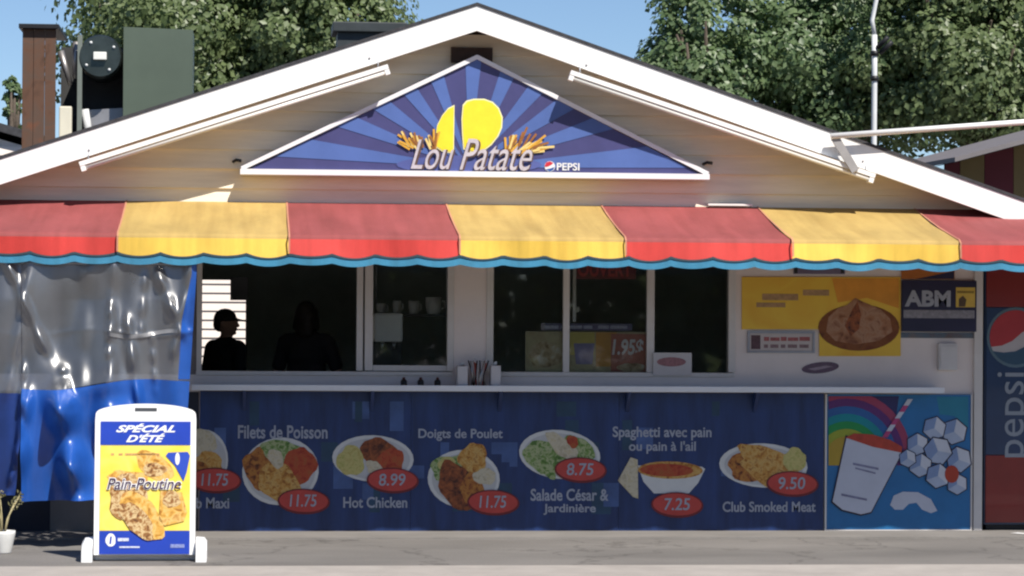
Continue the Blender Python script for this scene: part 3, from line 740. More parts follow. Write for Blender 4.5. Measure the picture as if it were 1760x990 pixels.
# ------------------------------------------------------------------ notices on the white wall right of the windows
YW = -0.004
yr = rect(1275, 475, 1548, 612, YW)
post = thing('food_poster', ((yr[0] + yr[1]) / 2, YW, yr[2]), 'faded yellow poster of fried chicken on a brown plate on the white wall', 'poster')
faded_y = mottled('faded_yellow', [(0.74, 0.40, 0.04), (0.80, 0.52, 0.06), (0.76, 0.42, 0.045)], 2.2, 0.5)
pa = [(1275, 476), (1548, 476), (1548, 612), (1408, 612), (1408, 566), (1275, 566)]
A4 = [at(x, y, YW - 0.006) for x, y in pa]
prism('poster_sheet', [(p.x, p.z) for p in A4], YW - 0.008, -0.001, faded_y, post)
flat('orange_patch', [(1430, 478), (1545, 478), (1545, 530), (1490, 512), (1440, 520)], YW - 0.0095, mat('faded_orange', (0.68, 0.28, 0.03), 0.5, 0.15, 5), post)
ell('plate', 1476, 563, 70, 40, YW - 0.011, mottled('brown_plate', [(0.12, 0.035, 0.01), (0.22, 0.07, 0.015), (0.16, 0.04, 0.01)], 9), post)
flat('fried_chicken', [(1420, 570), (1424, 545), (1440, 530), (1456, 524), (1470, 512), (1482, 518), (1496, 524), (1514, 532), (1530, 548), (1534, 570), (1510, 586), (1470, 592), (1436, 586)], YW - 0.0125, mottled('chicken_print', [(0.16, 0.05, 0.02), (0.34, 0.15, 0.07), (0.40, 0.22, 0.13), (0.22, 0.08, 0.035)], 11, 0.5), post)
flat('dark_crust', [(1452, 560), (1466, 530), (1474, 518), (1480, 540), (1476, 566), (1462, 578)], YW - 0.014, dark_food, post)
for (x0, y0, x1, y1) in ((1310, 505, 1372, 516), (1300, 520, 1350, 528), (1380, 498, 1425, 508)):
    frect('faded_words', x0, y0, x1, y1, YW - 0.0095, mat('faded_words', (0.42, 0.25, 0.12), 0.5, 0.25, 30), post)
def wall_sign(name, x0, y0, x1, y1, label, m, th=0.012, frame=None):
    r = rect(x0, y0, x1, y1, YW)
    t = thing(name, ((r[0] + r[1]) / 2, YW, r[2]), label, 'sign')
    if frame:
        w = 0.016
        boxes('frame', [(r[0] - w, r[1] + w, -0.022, -0.001, r[3] + 0.0005, r[3] + w), (r[0] - w, r[1] + w, -0.022, -0.001, r[2] - w, r[2] - 0.0005), (r[0] - w, r[0] - 0.0005, -0.022, -0.001, r[2] - 0.0004, r[3] + 0.0004), (r[1] + 0.0005, r[1] + w, -0.022, -0.001, r[2] - 0.0004, r[3] + 0.0004)], frame, t)
    box('plaque', r[0], r[1], -0.001 - th, -0.001, r[2], r[3], m, t, 0.002)
    return t, -0.001 - th
s1, y_ = wall_sign('name_plate', 1288, 573, 1396, 603, 'framed white plate with black square and red lettering beneath the yellow poster', mat('plate_cream', (0.52, 0.46, 0.44), 0.5, 0.06, 8), 0.014, grey_metal)
frect('emblem', 1291, 576, 1307, 600, y_ - 0.001, mat('emblem_dark', (0.10, 0.05, 0.06), 0.5, 0.3, 60), s1)
for i, (x0, x1) in enumerate(((1313, 1322), (1324, 1340), (1342, 1352), (1354, 1372), (1374, 1392))):
    frect('red_mark', x0, 579 + i % 2, x1, 586, y_ - 0.001, mat('mark_red', (0.34, 0.10, 0.10), 0.5, 0.3, 60), s1)
    frect('grey_mark', x0, 592, x1 - 2, 598, y_ - 0.001, mat('mark_grey', (0.22, 0.14, 0.15), 0.5, 0.3, 60), s1)
s2, y_ = wall_sign('bank_machine_sign', 1549, 482, 1677, 570, 'navy bank machine sign lettered ABM with a yellow square', mat('abm_navy', (0.018, 0.016, 0.05), 0.35, 0.2, 6), 0.03)
letters('lettering', 'ABM', 1555, 499, 1634, 527, y_ - 0.002, print_grey, s2, bold=0.04)
frect('yellow_square', 1643, 494, 1676, 528, y_ - 0.002, mat('abm_yellow', (0.66, 0.45, 0.08), 0.4, 0.1, 10), s2)
flat('keyhole', [(1648, 527), (1648, 514), (1655, 508), (1661, 515), (1659, 527)], y_ - 0.0035, mat('abm_mark', (0.10, 0.06, 0.03), 0.4, 0.2, 10), s2)
frect('yellow_rule', 1645, 500, 1674, 504, y_ - 0.0035, mat('abm_mark2', (0.28, 0.19, 0.03), 0.4, 0.2, 10), s2)
frect('pale_strip', 1553, 533, 1675, 547, y_ - 0.002, mat('abm_strip', (0.24, 0.23, 0.26), 0.4, 0.3, 30), s2)
s3, y_ = wall_sign('orange_sign', 1549, 452, 1640, 480, 'orange slanted sign half hidden by the awning above the bank machine sign', mat('sign_orange', (0.45, 0.14, 0.02), 0.4, 0.15, 6), 0.02)
flat('dark_slant', [(1575, 479.5), (1640, 466), (1640, 479.5)], y_ - 0.002, MATS['abm_navy'], s3)
s4, y_ = wall_sign('purple_sign', 1364, 452, 1452, 471, 'small purple sign tucked under the awning above the yellow poster', mat('sign_purple', (0.16, 0.13, 0.20), 0.4, 0.2, 8), 0.015)
frect('dark_end', 1365, 455, 1371, 470, y_ - 0.001, black, s4); frect('dark_end', 1445, 455, 1451, 470, y_ - 0.001, black, s4)
s5, y_ = wall_sign('lower_notice', 1546, 572, 1676, 581, 'narrow brown and teal notice strip beneath the bank machine sign', mottled('notice_print', [(0.16, 0.09, 0.07), (0.10, 0.14, 0.18), (0.22, 0.16, 0.14)], 5), 0.01)
oo = at(1410, 632, YW)
s6 = thing('oval_sticker', (oo.x, YW, oo.z - 0.04), 'tilted dark purple oval sticker below the name plate', 'sticker')
pts = [at(x, y, YW) for x, y in ering(1410, 632, 32, 9.5, -0.10)]
prism('sticker', [(p.x, p.z) for p in pts], YW - 0.002, -0.001, mat('sticker_purple', (0.13, 0.08, 0.12), 0.4, 0.2, 20), s6)
flat('sticker_mark', [(1388, 634), (1420, 628), (1432, 630), (1400, 637)], YW - 0.004, mat('sticker_mark', (0.34, 0.26, 0.30), 0.4, 0.2, 30), s6)
mr_ = rect(1611, 590, 1643, 636, YW)
mb = thing('meter_box', ((mr_[0] + mr_[1]) / 2, -0.02, mr_[2]), 'small white electric box on the wall at the counter end', 'box')
boxr('casing', mr_, -0.05, -0.001, mat('box_white', (0.60, 0.58, 0.57), 0.4, 0.05, 8), mb, 0.006)
box('lid', mr_[0] + 0.012, mr_[1] - 0.012, -0.056, -0.0505, mr_[2] + 0.02, mr_[3] - 0.02, MATS['box_white'], mb, 0.003)

# ------------------------------------------------------------------ things in the serving windows
r = rect(903, 570, 1113, 641, 0.06)
wp = thing('window_poster', ((r[0] + r[1]) / 2, 0.06, r[2]), 'long orange and cream price poster standing behind the middle window panes', 'poster')
boxr('poster_board', r, 0.056, 0.064, mottled('poster_tan', [(0.30, 0.24, 0.14), (0.42, 0.36, 0.20), (0.36, 0.28, 0.16)], 10), wp)
frect('yellow_field', 979, 571, 1022, 610, 0.054, mat('poster_yellow', (0.48, 0.38, 0.08), 0.4, 0.15, 10), wp)
frect('orange_field', 1024, 571, 1060, 630, 0.054, mat('poster_orange', (0.50, 0.24, 0.03), 0.4, 0.15, 10), wp)
frect('red_field', 1050, 574, 1111, 639, 0.053, mat('poster_red', (0.34, 0.10, 0.06), 0.4, 0.2, 10), wp)
flat('purple_cup', [(986, 590), (1022, 590), (1018, 626), (990, 626)], 0.052, mat('poster_purple', (0.20, 0.17, 0.30), 0.4, 0.2, 12), wp)
ell('food', 938, 610, 30, 22, 0.0535, mottled('poster_food', [(0.18, 0.10, 0.04), (0.42, 0.32, 0.18), (0.50, 0.46, 0.36)], 16), wp, 0, 0.07, 3)
ell('food', 1085, 632, 24, 8, 0.0515, MATS['poster_food'], wp, 0, 0.05, 5)
letters('price', '1.95$', 1052, 583, 1106, 614, 0.0505, mat('price_white', (0.62, 0.60, 0.58), 0.4, 0.05, 8), wp, shear=0.15, bold=0.03)
r = rect(930, 556, 1086, 568, 0.06)
boxr('header_strip', r, 0.056, 0.064, mat('header_purple', (0.09, 0.07, 0.15), 0.4, 0.15, 8), wp)
for (x0, x1) in ((936, 960), (963, 1000), (1003, 1018), (1028, 1046), (1049, 1078)):
    frect('header_words', x0, 559.5, x1, 565, 0.0545, mat('header_words', (0.34, 0.33, 0.42), 0.4, 0.4, 70), wp)
tube('poster_leg', [(r[0] + 0.2, 0.06, r[2] - 0.3), (r[0] + 0.2, 0.06, r[2])], 0.006, grey_metal, wp, 6)
r = rect(988, 446, 1093, 480, 0.09)
os_ = thing('red_window_sign', ((r[0] + r[1]) / 2, 0.09, r[2]), 'red lettered sign hanging at the top of the middle window pane', 'sign')
boxr('sign_panel', r, 0.08, 0.10, mat('sign_maroon', (0.17, 0.02, 0.025), 0.4, 0.15, 8), os_, 0.004)
letters('lettering', 'OUVERT', 993, 448, 1086, 476, 0.0785, mat('letter_red', (0.52, 0.05, 0.05), 0.4, 0.1, 8), os_, bold=0.03)
tube('cord', [(r[0] + 0.05, 0.09, r[3]), (r[0] + 0.05, 0.09, ZH)], 0.003, black, os_, 5)
r = rect(1121, 606, 1187, 645, 0.02)
cb = thing('white_card', ((r[0] + r[1]) / 2, -0.03, r[2]), 'white card with a faded red oblong at the foot of the right pane', 'sign')
boxr('card', r, -0.030, -0.022, mat('card_white', (0.52, 0.50, 0.50), 0.5, 0.05, 8), cb)
flat('red_oblong', ering(1154, 622, 25, 8), -0.032, mat('card_red', (0.30, 0.14, 0.15), 0.5, 0.3, 40), cb)

# counter-top things
ZC = zs + 0.0265
def tissue_box(px, w, h, label):
    c = at(px, 655, -0.13)
    t = thing('napkin_box', (c.x, -0.13, ZC), label, 'box', 'napkin boxes on the counter')
    m = mat('napkin_white', (0.56, 0.54, 0.55), 0.6, 0.05, 8)
    box('carton', c.x - w / 2, c.x + w / 2, -0.19, -0.07, ZC, ZC + h, m, t, 0.006)
    box('slot', c.x - w / 4, c.x + w / 4, -0.15, -0.11, ZC + h, ZC + h + 0.003, black, t)
    mk('napkin', [(c.x - w / 5, -0.14, ZC + h), (c.x + w / 5, -0.12, ZC + h), (c.x + w / 6, -0.125, ZC + h + 0.03), (c.x - w / 7, -0.14, ZC + h + 0.022)], [(0, 1, 2, 3)], print_white, t)
tissue_box(794, 0.075, 0.15, 'white napkin box standing left of the wire straw holder on the counter')
tissue_box(851, 0.072, 0.155, 'white napkin box standing right of the wire straw holder on the counter')
c = at(822, 655, -0.15)
sh = thing('straw_holder', (c.x, -0.15, ZC), 'flared wire straw holder full of straws between two white napkin boxes', 'holder')
tube('base_ring', [(c.x + 0.05 * math.cos(q * 0.6283), -0.15 + 0.05 * math.sin(q * 0.6283), ZC + 0.006) for q in range(11)], 0.005, steel, sh, 6)
for q in range(8):
    a = q * 0.785
    tube('wire', [(c.x + 0.05 * math.cos(a), -0.15 + 0.05 * math.sin(a), ZC + 0.008), (c.x + 0.042 * math.cos(a + .3), -0.15 + 0.042 * math.sin(a + .3), ZC + 0.08), (c.x + 0.075 * math.cos(a + .6), -0.15 + 0.05 * math.sin(a + .6), ZC + 0.19)], 0.005, black if q % 2 else steel, sh, 5)
rd = random.Random(2)
for q in range(12):
    a = rd.uniform(0, 6.28); s_ = rd.uniform(0.2, 1)
    tube('straw', [(c.x + 0.03 * s_ * math.cos(a), -0.15 + 0.03 * s_ * math.sin(a), ZC + 0.01), (c.x + 0.06 * s_ * math.cos(a), -0.15 + 0.045 * s_ * math.sin(a), ZC + rd.uniform(0.17, 0.22))], 0.005, print_white if q % 3 else mat('straw_red', (0.4, 0.08, 0.06), 0.5, 0.1, 8), sh, 5)
for px, lab in ((694, 'leftmost of three small black sauce bottles on the counter'), (723, 'middle one of three small black sauce bottles on the counter'), (752, 'rightmost of three small black sauce bottles on the counter')):
    c = at(px, 657, -0.12)
    t = thing('sauce_bottle', (c.x, -0.12, ZC), lab, 'bottle', 'sauce bottles on the counter')
    lathe('body', (c.x, -0.12, ZC), [(0.022, 0), (0.024, 0.006), (0.024, 0.035), (0.018, 0.046), (0.011, 0.052)], black, t, 14)
    lathe('cap', (c.x, -0.12, ZC + 0.052), [(0.011, 0), (0.011, 0.010), (0.006, 0.014)], mat('cap_red', (0.10, 0.02, 0.02), 0.5, 0.1, 5), t, 12)

# things inside, behind the narrow pane
IZ = ZS - 0.12
c = at(668, 600, 0.45)
mach = thing('drinks_machine', (c.x, 0.45, IZ), 'pale drinks machine behind the narrow window pane', 'machine')
w0, w1 = X(643, 600, 0.38), X(692, 600, 0.38)
mw = mat('machine_white', (0.60, 0.60, 0.58), 0.35, 0.06, 6)
box('upper_cabinet', w0, w1, 0.36, 0.60, Z(668, 588, 0.38), Z(668, 538, 0.38), mw, mach, 0.02)
box('back_panel', w0, w1, 0.52, 0.60, IZ, Z(668, 588, 0.38) - 0.001, interior_dark, mach)
box('drip_tray', w0, w1, 0.36, 0.519, IZ, IZ + 0.05, steel, mach, 0.006)
for f in (0.3, 0.7):
    xx = w0 + (w1 - w0) * f
    tube('spout', [(xx, 0.42, Z(668, 588, 0.38) - 0.001), (xx, 0.42, Z(668, 588, 0.38) - 0.05)], [0.016, 0.009], steel, mach, 8)
sx0, sx1 = X(640, 520, 0.8), X(775, 520, 0.8); zsh = Z(700, 540, 0.8)
shf = thing('wall_shelf', ((sx0 + sx1) / 2, 0.8, zsh), 'thin dark shelf for cups inside the narrow window', 'shelf')
box('board', sx0, sx1, 0.74, 0.95, zsh - 0.02, zsh, interior_dark, shf)
for xx in (sx0 + 0.03, sx1 - 0.03): tube('hanger', [(xx, 0.85, zsh), (xx, 0.85, ZH + 0.04)], 0.005, grey_metal, shf, 6)
for px, h, rr, lab in ((655, 0.08, 0.036, 'short white cup, leftmost on the inside shelf'), (682, 0.10, 0.032, 'white cup second from the left on the inside shelf'), (711, 0.10, 0.040, 'white cup next to the round bowl on the inside shelf'), (745, 0.13, 0.062, 'round white bowl, biggest and rightmost on the inside shelf')):
    c = at(px, 540, 0.80)
    t = thing('white_cup', (c.x, 0.80, zsh), lab, 'cup', 'crockery on the inside shelf')
    lathe('body', (c.x, 0.80, zsh + 0.001), [(rr * 0.62, 0), (rr * 0.75, 0.004), (rr * 0.95, h * 0.5), (rr, h)], mw, t, 18)
    tube('handle', [(c.x + rr * 0.93, 0.80, zsh + h * 0.8), (c.x + rr * 1.4, 0.80, zsh + h * 0.75), (c.x + rr * 1.4, 0.80, zsh + h * 0.4), (c.x + rr * 0.86, 0.80, zsh + h * 0.3)], 0.006, mw, t, 6)

# ------------------------------------------------------------------ vending machine at the right end
vx0 = X(1692, 700, -0.03); vx1 = vx0 + 0.92; vy0, vy1 = -0.03, 0.7; vz1 = 1.98
vm = thing('vending_machine', ((vx0 + vx1) / 2, (vy0 + vy1) / 2, 0), 'tall red and navy drinks vending machine with a big round logo', 'vending machine')
v_red = mat('machine_red', (0.21, 0.016, 0.014), 0.3, 0.12, 3, coat=0.3); v_navy = mat('machine_navy', (0.014, 0.038, 0.100), 0.3, 0.15, 3, coat=0.3)
box('cabinet', vx0, vx1, vy0 + 0.02, vy1, 0.05, vz1, v_navy, vm, 0.015)
box('foot_plinth', vx0 + 0.03, vx1 - 0.03, vy0 + 0.05, vy1 - 0.03, 0.0, 0.049, black, vm)
zA = Z(1725, 782, vy0); zB = Z(1725, 528, vy0)
box('lower_front', vx0 + 0.012, vx1 - 0.012, vy0, vy0 + 0.019, 0.07, zA - 0.002, v_red, vm, 0.004)
mid = box('middle_front', vx0 + 0.012, vx1 - 0.012, vy0, vy0 + 0.019, zA + 0.002, zB - 0.002, v_navy, vm, 0.004)
box('upper_front', vx0 + 0.012, vx1 - 0.012, vy0, vy0 + 0.019, zB + 0.002, vz1 - 0.012, v_red, vm, 0.004)
yv = vy0 - 0.002
gc = (1746, 580)
ell('logo_ring', gc[0], gc[1], 50, 52, yv, mat('logo_rim', (0.10, 0.16, 0.20), 0.3, 0.1, 6), vm)
ell('logo_disc', gc[0], gc[1], 45, 47, yv - 0.002, mat('logo_white', (0.46, 0.42, 0.42), 0.3, 0.05, 6), vm)
def arc(a0, a1, n=16): return [(gc[0] + 45 * math.cos(rad(a0 + (a1 - a0) * q / n)), gc[1] + 47 * math.sin(rad(a0 + (a1 - a0) * q / n))) for q in range(n + 1)]
flat('logo_segment', arc(160, 335) + [(1772, 562), (1756, 572), (1740, 586), (1722, 594)], yv - 0.004, mat('logo_red2', (0.40, 0.03, 0.035), 0.3, 0.08, 6), vm)
flat('logo_segment', arc(10, 150) + [(1725, 606), (1745, 604), (1765, 594)], yv - 0.004, mat('logo_blue2', (0.03, 0.075, 0.13), 0.3, 0.08, 6), vm)
letters('lettering', 'pepsi', 1714, 640, 1776, 786, yv, mat('letter_grey', (0.26, 0.29, 0.33), 0.35, 0.08, 6), vm, bold=0.0, vertical=True)
box('coin_panel', vx1 - 0.22, vx1 - 0.06, vy0 - 0.006, vy0 - 0.001, 1.0, 1.4, grey_metal, vm, 0.003)

# ------------------------------------------------------------------ clear vinyl curtains at the left
YC = -1.305
vinyl = clear_mat('clear_vinyl', (0.74, 0.75, 0.79), 0.36, (0.55, 0.58, 0.64), 0.10, 1.5, 0.16)
blue_vinyl = mat('blue_vinyl', (0.014, 0.078, 0.34), 0.34, 0.2, 2.5, 0.05, 30, spec=0.6)
dark_vinyl = mat('navy_hem', (0.010, 0.014, 0.040), 0.4, 0.2, 3)
creases = [((18, 462), (75, 590), 7, 0.030), ((52, 462), (20, 640), 9, 0.020), ((190, 520), (188, 600), 6, 0.018), ((196, 460), (192, 640), 10, 0.020), ((222, 570), (240, 700), 8, 0.030), ((268, 462), (308, 560), 9, 0.030), ((326, 462), (300, 600), 7, 0.022),
           ((150, 480), (140, 690), 14, 0.020), ((110, 640), (125, 700), 8, 0.015), ((40, 650), (34, 760), 5, 0.030), ((34, 760), (14, 850), 6, 0.022), ((262, 590), (266, 660), 5, 0.012), ((102, 680), (138, 880), 22, 0.13), ((190, 690), (230, 860), 34, 0.08), ((48, 690), (30, 870), 10, 0.05), ((250, 470), (244, 560), 6, 0.012)]
def fold(px, py):
    y = 0.022 * math.sin(px * 0.022 + py * 0.021) * min(1.0, max(0.0, (py - 455) / 60)) + 0.020 * math.sin(px * 0.045 + 0.004 * py) + 0.010 * math.sin(px * 0.11 + 1.1 - py * 0.006)
    for (a, b, w, h) in creases:
        dx, dy = b[0] - a[0], b[1] - a[1]; t = ((px - a[0]) * dx + (py - a[1]) * dy) / (dx * dx + dy * dy)
        e = 1.0
        if t < 0: e = math.exp(-(t * 5) ** 2)
        if t > 1: e = math.exp(-((t - 1) * 5) ** 2)
        dist = abs((px - a[0]) * dy - (py - a[1]) * dx) / math.hypot(dx, dy)
        y -= 1.5 * h * e * math.exp(-(dist / w) ** 2) * (1 + 0.45 * math.sin(t * 13 + w * 2)) 
    y -= 0.010 * math.exp(-((py - 572 - 6 * math.sin(px * .03)) / 5) ** 2) * (1 if px > 180 else 0.2)     # horizontal crease
    return y
def sheet(name, parent, fx0, fx1, fy0, fy1, m, dy=0.0, nx=90, ny=110):
    """cloth between two side curves, given in picture pixels on the hanging plane"""
    vs_, fs = [], []
    for j in range(ny + 1):
        v = j / ny
        for i in range(nx + 1):
            u = i / nx
            ya, yb = (fy0(u) if callable(fy0) else fy0), (fy1(u) if callable(fy1) else fy1)
            py = ya + (yb - ya) * v
            px = fx0(py) + (fx1(py) - fx0(py)) * u
            p = at(px, py, YC)
            vs_.append((p.x, YC + fold(px, py) + dy, p.z))
    for j in range(ny):
        for i in range(nx):
            a = j * (nx + 1) + i; fs.append((a, a + nx + 1, a + nx + 2, a + 1))
    return mk(name, vs_, fs, m, parent, True)
cx = at(160, 860, YC)
cur = thing('vinyl_curtain', (cx.x, YC, cx.z), 'creased clear vinyl curtain with a blue lower half beside the serving window', 'curtain')
Lc = lambda py: 38.0; Rb = lambda py: 338 - max(0, py - 470) * 0.065; Re = lambda py: Rb(py) - 8 - max(0, min(1, (py - 470) / 80)) * 12
hem = lambda u: 668 - 16 * u + 5 * math.sin(u * 7)
cl = sheet('clear_panel', cur, Lc, Re, 448.0, hem, vinyl)
sheet('edge_binding', cur, Re, Rb, 448.0, lambda u: 652.0, blue_vinyl, 0.0, 8, 90)
sheet('blue_skirt', cur, Lc, Rb, hem, lambda u: 862 - 8 * u, blue_vinyl, 0.0, 90, 70)
sheet('crease_band', cl, lambda py: 186.0, lambda py: 306.0, lambda u: 570 + 5 * math.sin(u * 5), lambda u: 577 + 5 * math.sin(u * 5), mat('band_grey', (0.22, 0.22, 0.23), 0.3, 0.1, 5), -0.008, 40, 2)
tube('curtain_rail', [(X(36, 455, YC), YC, Z(180, 452, YC)), (X(336, 455, YC), YC, Z(180, 452, YC))], 0.012, grey_metal, cur, 8)
cx = at(0, 860, YC)
cur2 = thing('vinyl_curtain', (cx.x, YC, cx.z), 'dark narrow end of a second vinyl curtain at the left picture edge', 'curtain')
L2 = lambda py: -120.0; R2 = lambda py: 37.0 - max(0, py - 760) * 0.10
sheet('clear_panel', cur2, L2, R2, 448.0, lambda u: 676.0, vinyl, 0.0, 50, 70)
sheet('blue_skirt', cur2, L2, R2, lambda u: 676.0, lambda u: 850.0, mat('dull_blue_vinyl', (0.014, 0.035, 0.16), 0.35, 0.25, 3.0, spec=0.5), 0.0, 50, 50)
# things stored behind the curtain
r = rect(205, 690, 330, 860, -0.5)

# ------------------------------------------------------------------ sidewalk sign board
BY = -2.31
bl = at(248, 965, BY)
bw_, bh_ = 0.645, 1.0
brd = thing('sidewalk_sign', (bl.x, BY, 0.0), 'white framed sidewalk sign with a blue and yellow sandwich poster on the ground', 'sign')
tilt = rad(5.0)
def bp(u, v, y):   # board coordinates: u across, v up, y towards the back
    return Vector((bl.x + u, BY + y * math.cos(tilt) + v * math.sin(tilt), 0.012 + v * math.cos(tilt) - y * math.sin(tilt)))
sign_plastic = mat('sign_plastic', (0.80, 0.80, 0.80), 0.4, 0.03, 4)
def bpoly(name, poly, y0, y1, m, parent=brd):
    n = len(poly); vs_ = [bp(u, v, y0) for u, v in poly]
    if y1 is None:
        return mk(name, vs_, [tuple(range(n))], m, parent)
    vs_ += [bp(u, v, y1) for u, v in poly]
    fs = [tuple(range(n)), tuple(reversed(range(n, 2 * n)))] + [(i, i + n, (i + 1) % n + n, (i + 1) % n) for i in range(n)]
    return mk(name, vs_, fs, m, parent)
# arched outline split into a lower panel and an arched head with a hand slot
hw = bw_ / 2
bpoly('panel', [(-hw, 0.03), (hw, 0.03), (hw, 0.895), (-hw, 0.895)], 0.0, 0.045, sign_plastic)
arch = [(-hw, 0.8955)] + [(hw, 0.8955)] + [(hw * math.cos(t) * (1.0 if abs(math.cos(t)) < 0.97 else 0.99), 0.935 + 0.065 * math.sin(t)) for t in [math.pi * q / 16 for q in range(17)]]
slot = [(-0.07, 0.951), (0.07, 0.951), (0.07, 0.973), (-0.07, 0.973)]
bpoly('arched_head', arch, 0.0, 0.045, sign_plastic)
bpoly('hand_slot', slot, -0.002, None, mat('slot_dark', (0.06, 0.065, 0.075), 0.7, 0.1, 5))
pb = mat('poster_blue', (0.020, 0.055, 0.40), 0.35, 0.10, 4); py_ = mottled('poster_sun', [(0.80, 0.58, 0.04), (0.82, 0.66, 0.14), (0.80, 0.60, 0.05)], 3, 0.4)
x_ = hw - 0.035
bpoly('poster_header', [(-x_, 0.735), (x_, 0.735), (x_, 0.885), (-x_, 0.885)], -0.004, None, pb)
bpoly('poster_picture', [(-x_, 0.185), (x_, 0.185), (x_, 0.730), (-x_, 0.730)], -0.004, None, py_)
bpoly('poster_footer', [(-x_, 0.035), (x_, 0.035), (x_, 0.183), (-x_, 0.183)], -0.004, None, pb)
def bell(name, u, v, ru, rv, y, m, wob=0.05, seed=0, rot=0.0, parent=brd):
    return bpoly(name, [(a, b) for a, b in ering(u, v, ru, rv, rot, 26, wob, seed)], y, None, m, parent)
gold = mottled('bun_print', [(0.34, 0.14, 0.02), (0.62, 0.33, 0.06), (0.72, 0.48, 0.16), (0.46, 0.20, 0.04)], 20)
gravy = mottled('gravy_print', [(0.12, 0.05, 0.02), (0.34, 0.16, 0.05), (0.66, 0.50, 0.26), (0.26, 0.10, 0.03)], 30)
bell('bun_picture', 0.06, 0.60, 0.135, 0.075, -0.006, gold, 0.04, 2, -0.6)
bell('gravy_picture', 0.06, 0.575, 0.075, 0.045, -0.0075, gravy, 0.08, 4)
bell('bun_picture', -0.11, 0.40, 0.12, 0.15, -0.009, gravy, 0.07, 7)
bell('bun_picture', -0.02, 0.28, 0.19, 0.10, -0.0105, gold, 0.04, 8, -0.85)
bell('gravy_picture', -0.05, 0.25, 0.15, 0.070, -0.012, gravy, 0.06, 9, -0.85)
bpoly('carton_picture', [(0.09, 0.25), (0.13, 0.215), (0.25, 0.245), (0.27, 0.30), (0.235, 0.43), (0.10, 0.44)], -0.0105, None, gold)
bell('gravy_picture', 0.17, 0.385, 0.055, 0.055, -0.012, gravy, 0.08, 12)
bell('gravy_picture', -0.11, 0.52, 0.13, 0.05, -0.0065, gold, 0.12, 14)
cupb = mat('cup_blue', (0.03, 0.07, 0.42), 0.35, 0.1, 4)
bpoly('cup_picture', [(0.13, 0.665), (0.145, 0.685), (0.27, 0.690), (0.285, 0.665), (0.265, 0.56), (0.245, 0.50), (0.19, 0.60)], -0.0085, None, cupb)
bell('cup_highlight', 0.205, 0.645, 0.015, 0.04, -0.0100, print_white, 0.0)
def bletters(name, body, u0, v0, u1, v1, y, m, shear=0.0, bold=0.015):
    cu = bpy.data.curves.new('t', 'FONT'); cu.body = body; cu.shear = shear; cu.offset = bold; cu.resolution_u = 4; cu.align_x = 'CENTER'
    ob = bpy.data.objects.new('t', cu); me = ob.to_mesh()
    vv = [v.co.copy() for v in me.vertices]; fs = [tuple(p.vertices) for p in me.polygons]
    ob.to_mesh_clear(); bpy.data.objects.remove(ob); bpy.data.curves.remove(cu)
    a, b = min(v.x for v in vv), max(v.x for v in vv); c, d_ = min(v.y for v in vv), max(v.y for v in vv)
    return mk(name, [bp(u0 + (v.x - a) / (b - a) * (u1 - u0), v0 + (v.y - c) / (d_ - c) * (v1 - v0), y) for v in vv], fs, m, brd)
lw = mat('poster_white', (0.80, 0.80, 0.80), 0.4, 0.02, 5)
bletters('lettering', 'SPÉCIAL', -0.19, 0.815, 0.19, 0.872, -0.006, lw, 0.4, 0.035)
bletters('lettering', "D'ÉTÉ", -0.125, 0.752, 0.125, 0.808, -0.006, lw, 0.4, 0.035)
bletters('lettering_back', 'Pain-Poutine', -0.245, 0.445, 0.235, 0.525, -0.014, lw, 0.25, 0.055)
bletters('lettering', 'Pain-Poutine', -0.24, 0.450, 0.23, 0.520, -0.0165, mat('poster_ink', (0.05, 0.02, 0.06), 0.4, 0.2, 5), 0.25, 0.008)
for (u0, u1) in ((-0.22, -0.20), (-0.17, -0.145), (-0.13, 0.09)):
    bpoly('small_words', [(u0, 0.668), (u1, 0.668), (u1, 0.680), (u0, 0.680)], -0.006, None, mat('small_words', (0.55, 0.30, 0.12), 0.5, 0.4, 90))
bell('footer_emblem', -0.215, 0.125, 0.032, 0.042, -0.006, lw, 0.03, 5)
bpoly('footer_mark', [(-0.223, 0.10), (-0.212, 0.10), (-0.207, 0.148), (-0.218, 0.148)], -0.0075, None, pb)
bpoly('footer_words', [(-0.17, 0.118), (-0.10, 0.118), (-0.10, 0.138), (-0.17, 0.138)], -0.006, None, mat('footer_words', (0.55, 0.58, 0.68), 0.5, 0.35, 80))
bpoly('footer_words', [(-0.16, 0.075), (-0.03, 0.075), (-0.03, 0.085), (-0.16, 0.085)], -0.006, None, MATS['footer_words'])
bpoly('footer_words', [(0.165, 0.075), (0.255, 0.075), (0.255, 0.098), (0.165, 0.098)], -0.006, None, mat('footer_words_dim', (0.20, 0.24, 0.48), 0.5, 0.35, 80))
# moulded base whose rounded ends stand out at both sides
base = [(-0.085, 0.0), (0.30, 0.0), (0.30, 0.05), (0.24, 0.11), (0.17, 0.145), (0.06, 0.15), (-0.03, 0.135), (-0.075, 0.09)]
for s in (-1, 1):
    u0 = s * (hw + 0.006); u1 = s * (hw + 0.074)
    vs_ = []
    for (u, sh_) in ((u0, 1.0), (u0 + (u1 - u0) * 0.75, 0.97), (u1, 0.82)):
        for (y, v) in base: vs_.append((bl.x + u, BY + 0.02 + y * (0.9 + 0.1 * sh_), v * sh_))
    n = len(base); fs = [tuple(range(n)), tuple(reversed(range(2 * n, 3 * n)))]
    for q in range(2):
        for i in range(n): fs.append((q * n + i, (q + 1) * n + i, (q + 1) * n + (i + 1) % n, q * n + (i + 1) % n))
    if s > 0: fs = [tuple(reversed(f)) for f in fs]
    mk('base_foot', vs_, fs, sign_plastic, brd)
box('base_beam', bl.x - hw - 0.005, bl.x + hw + 0.005, BY + 0.07, BY + 0.28, 0.0, 0.09, sign_plastic, brd, 0.015)

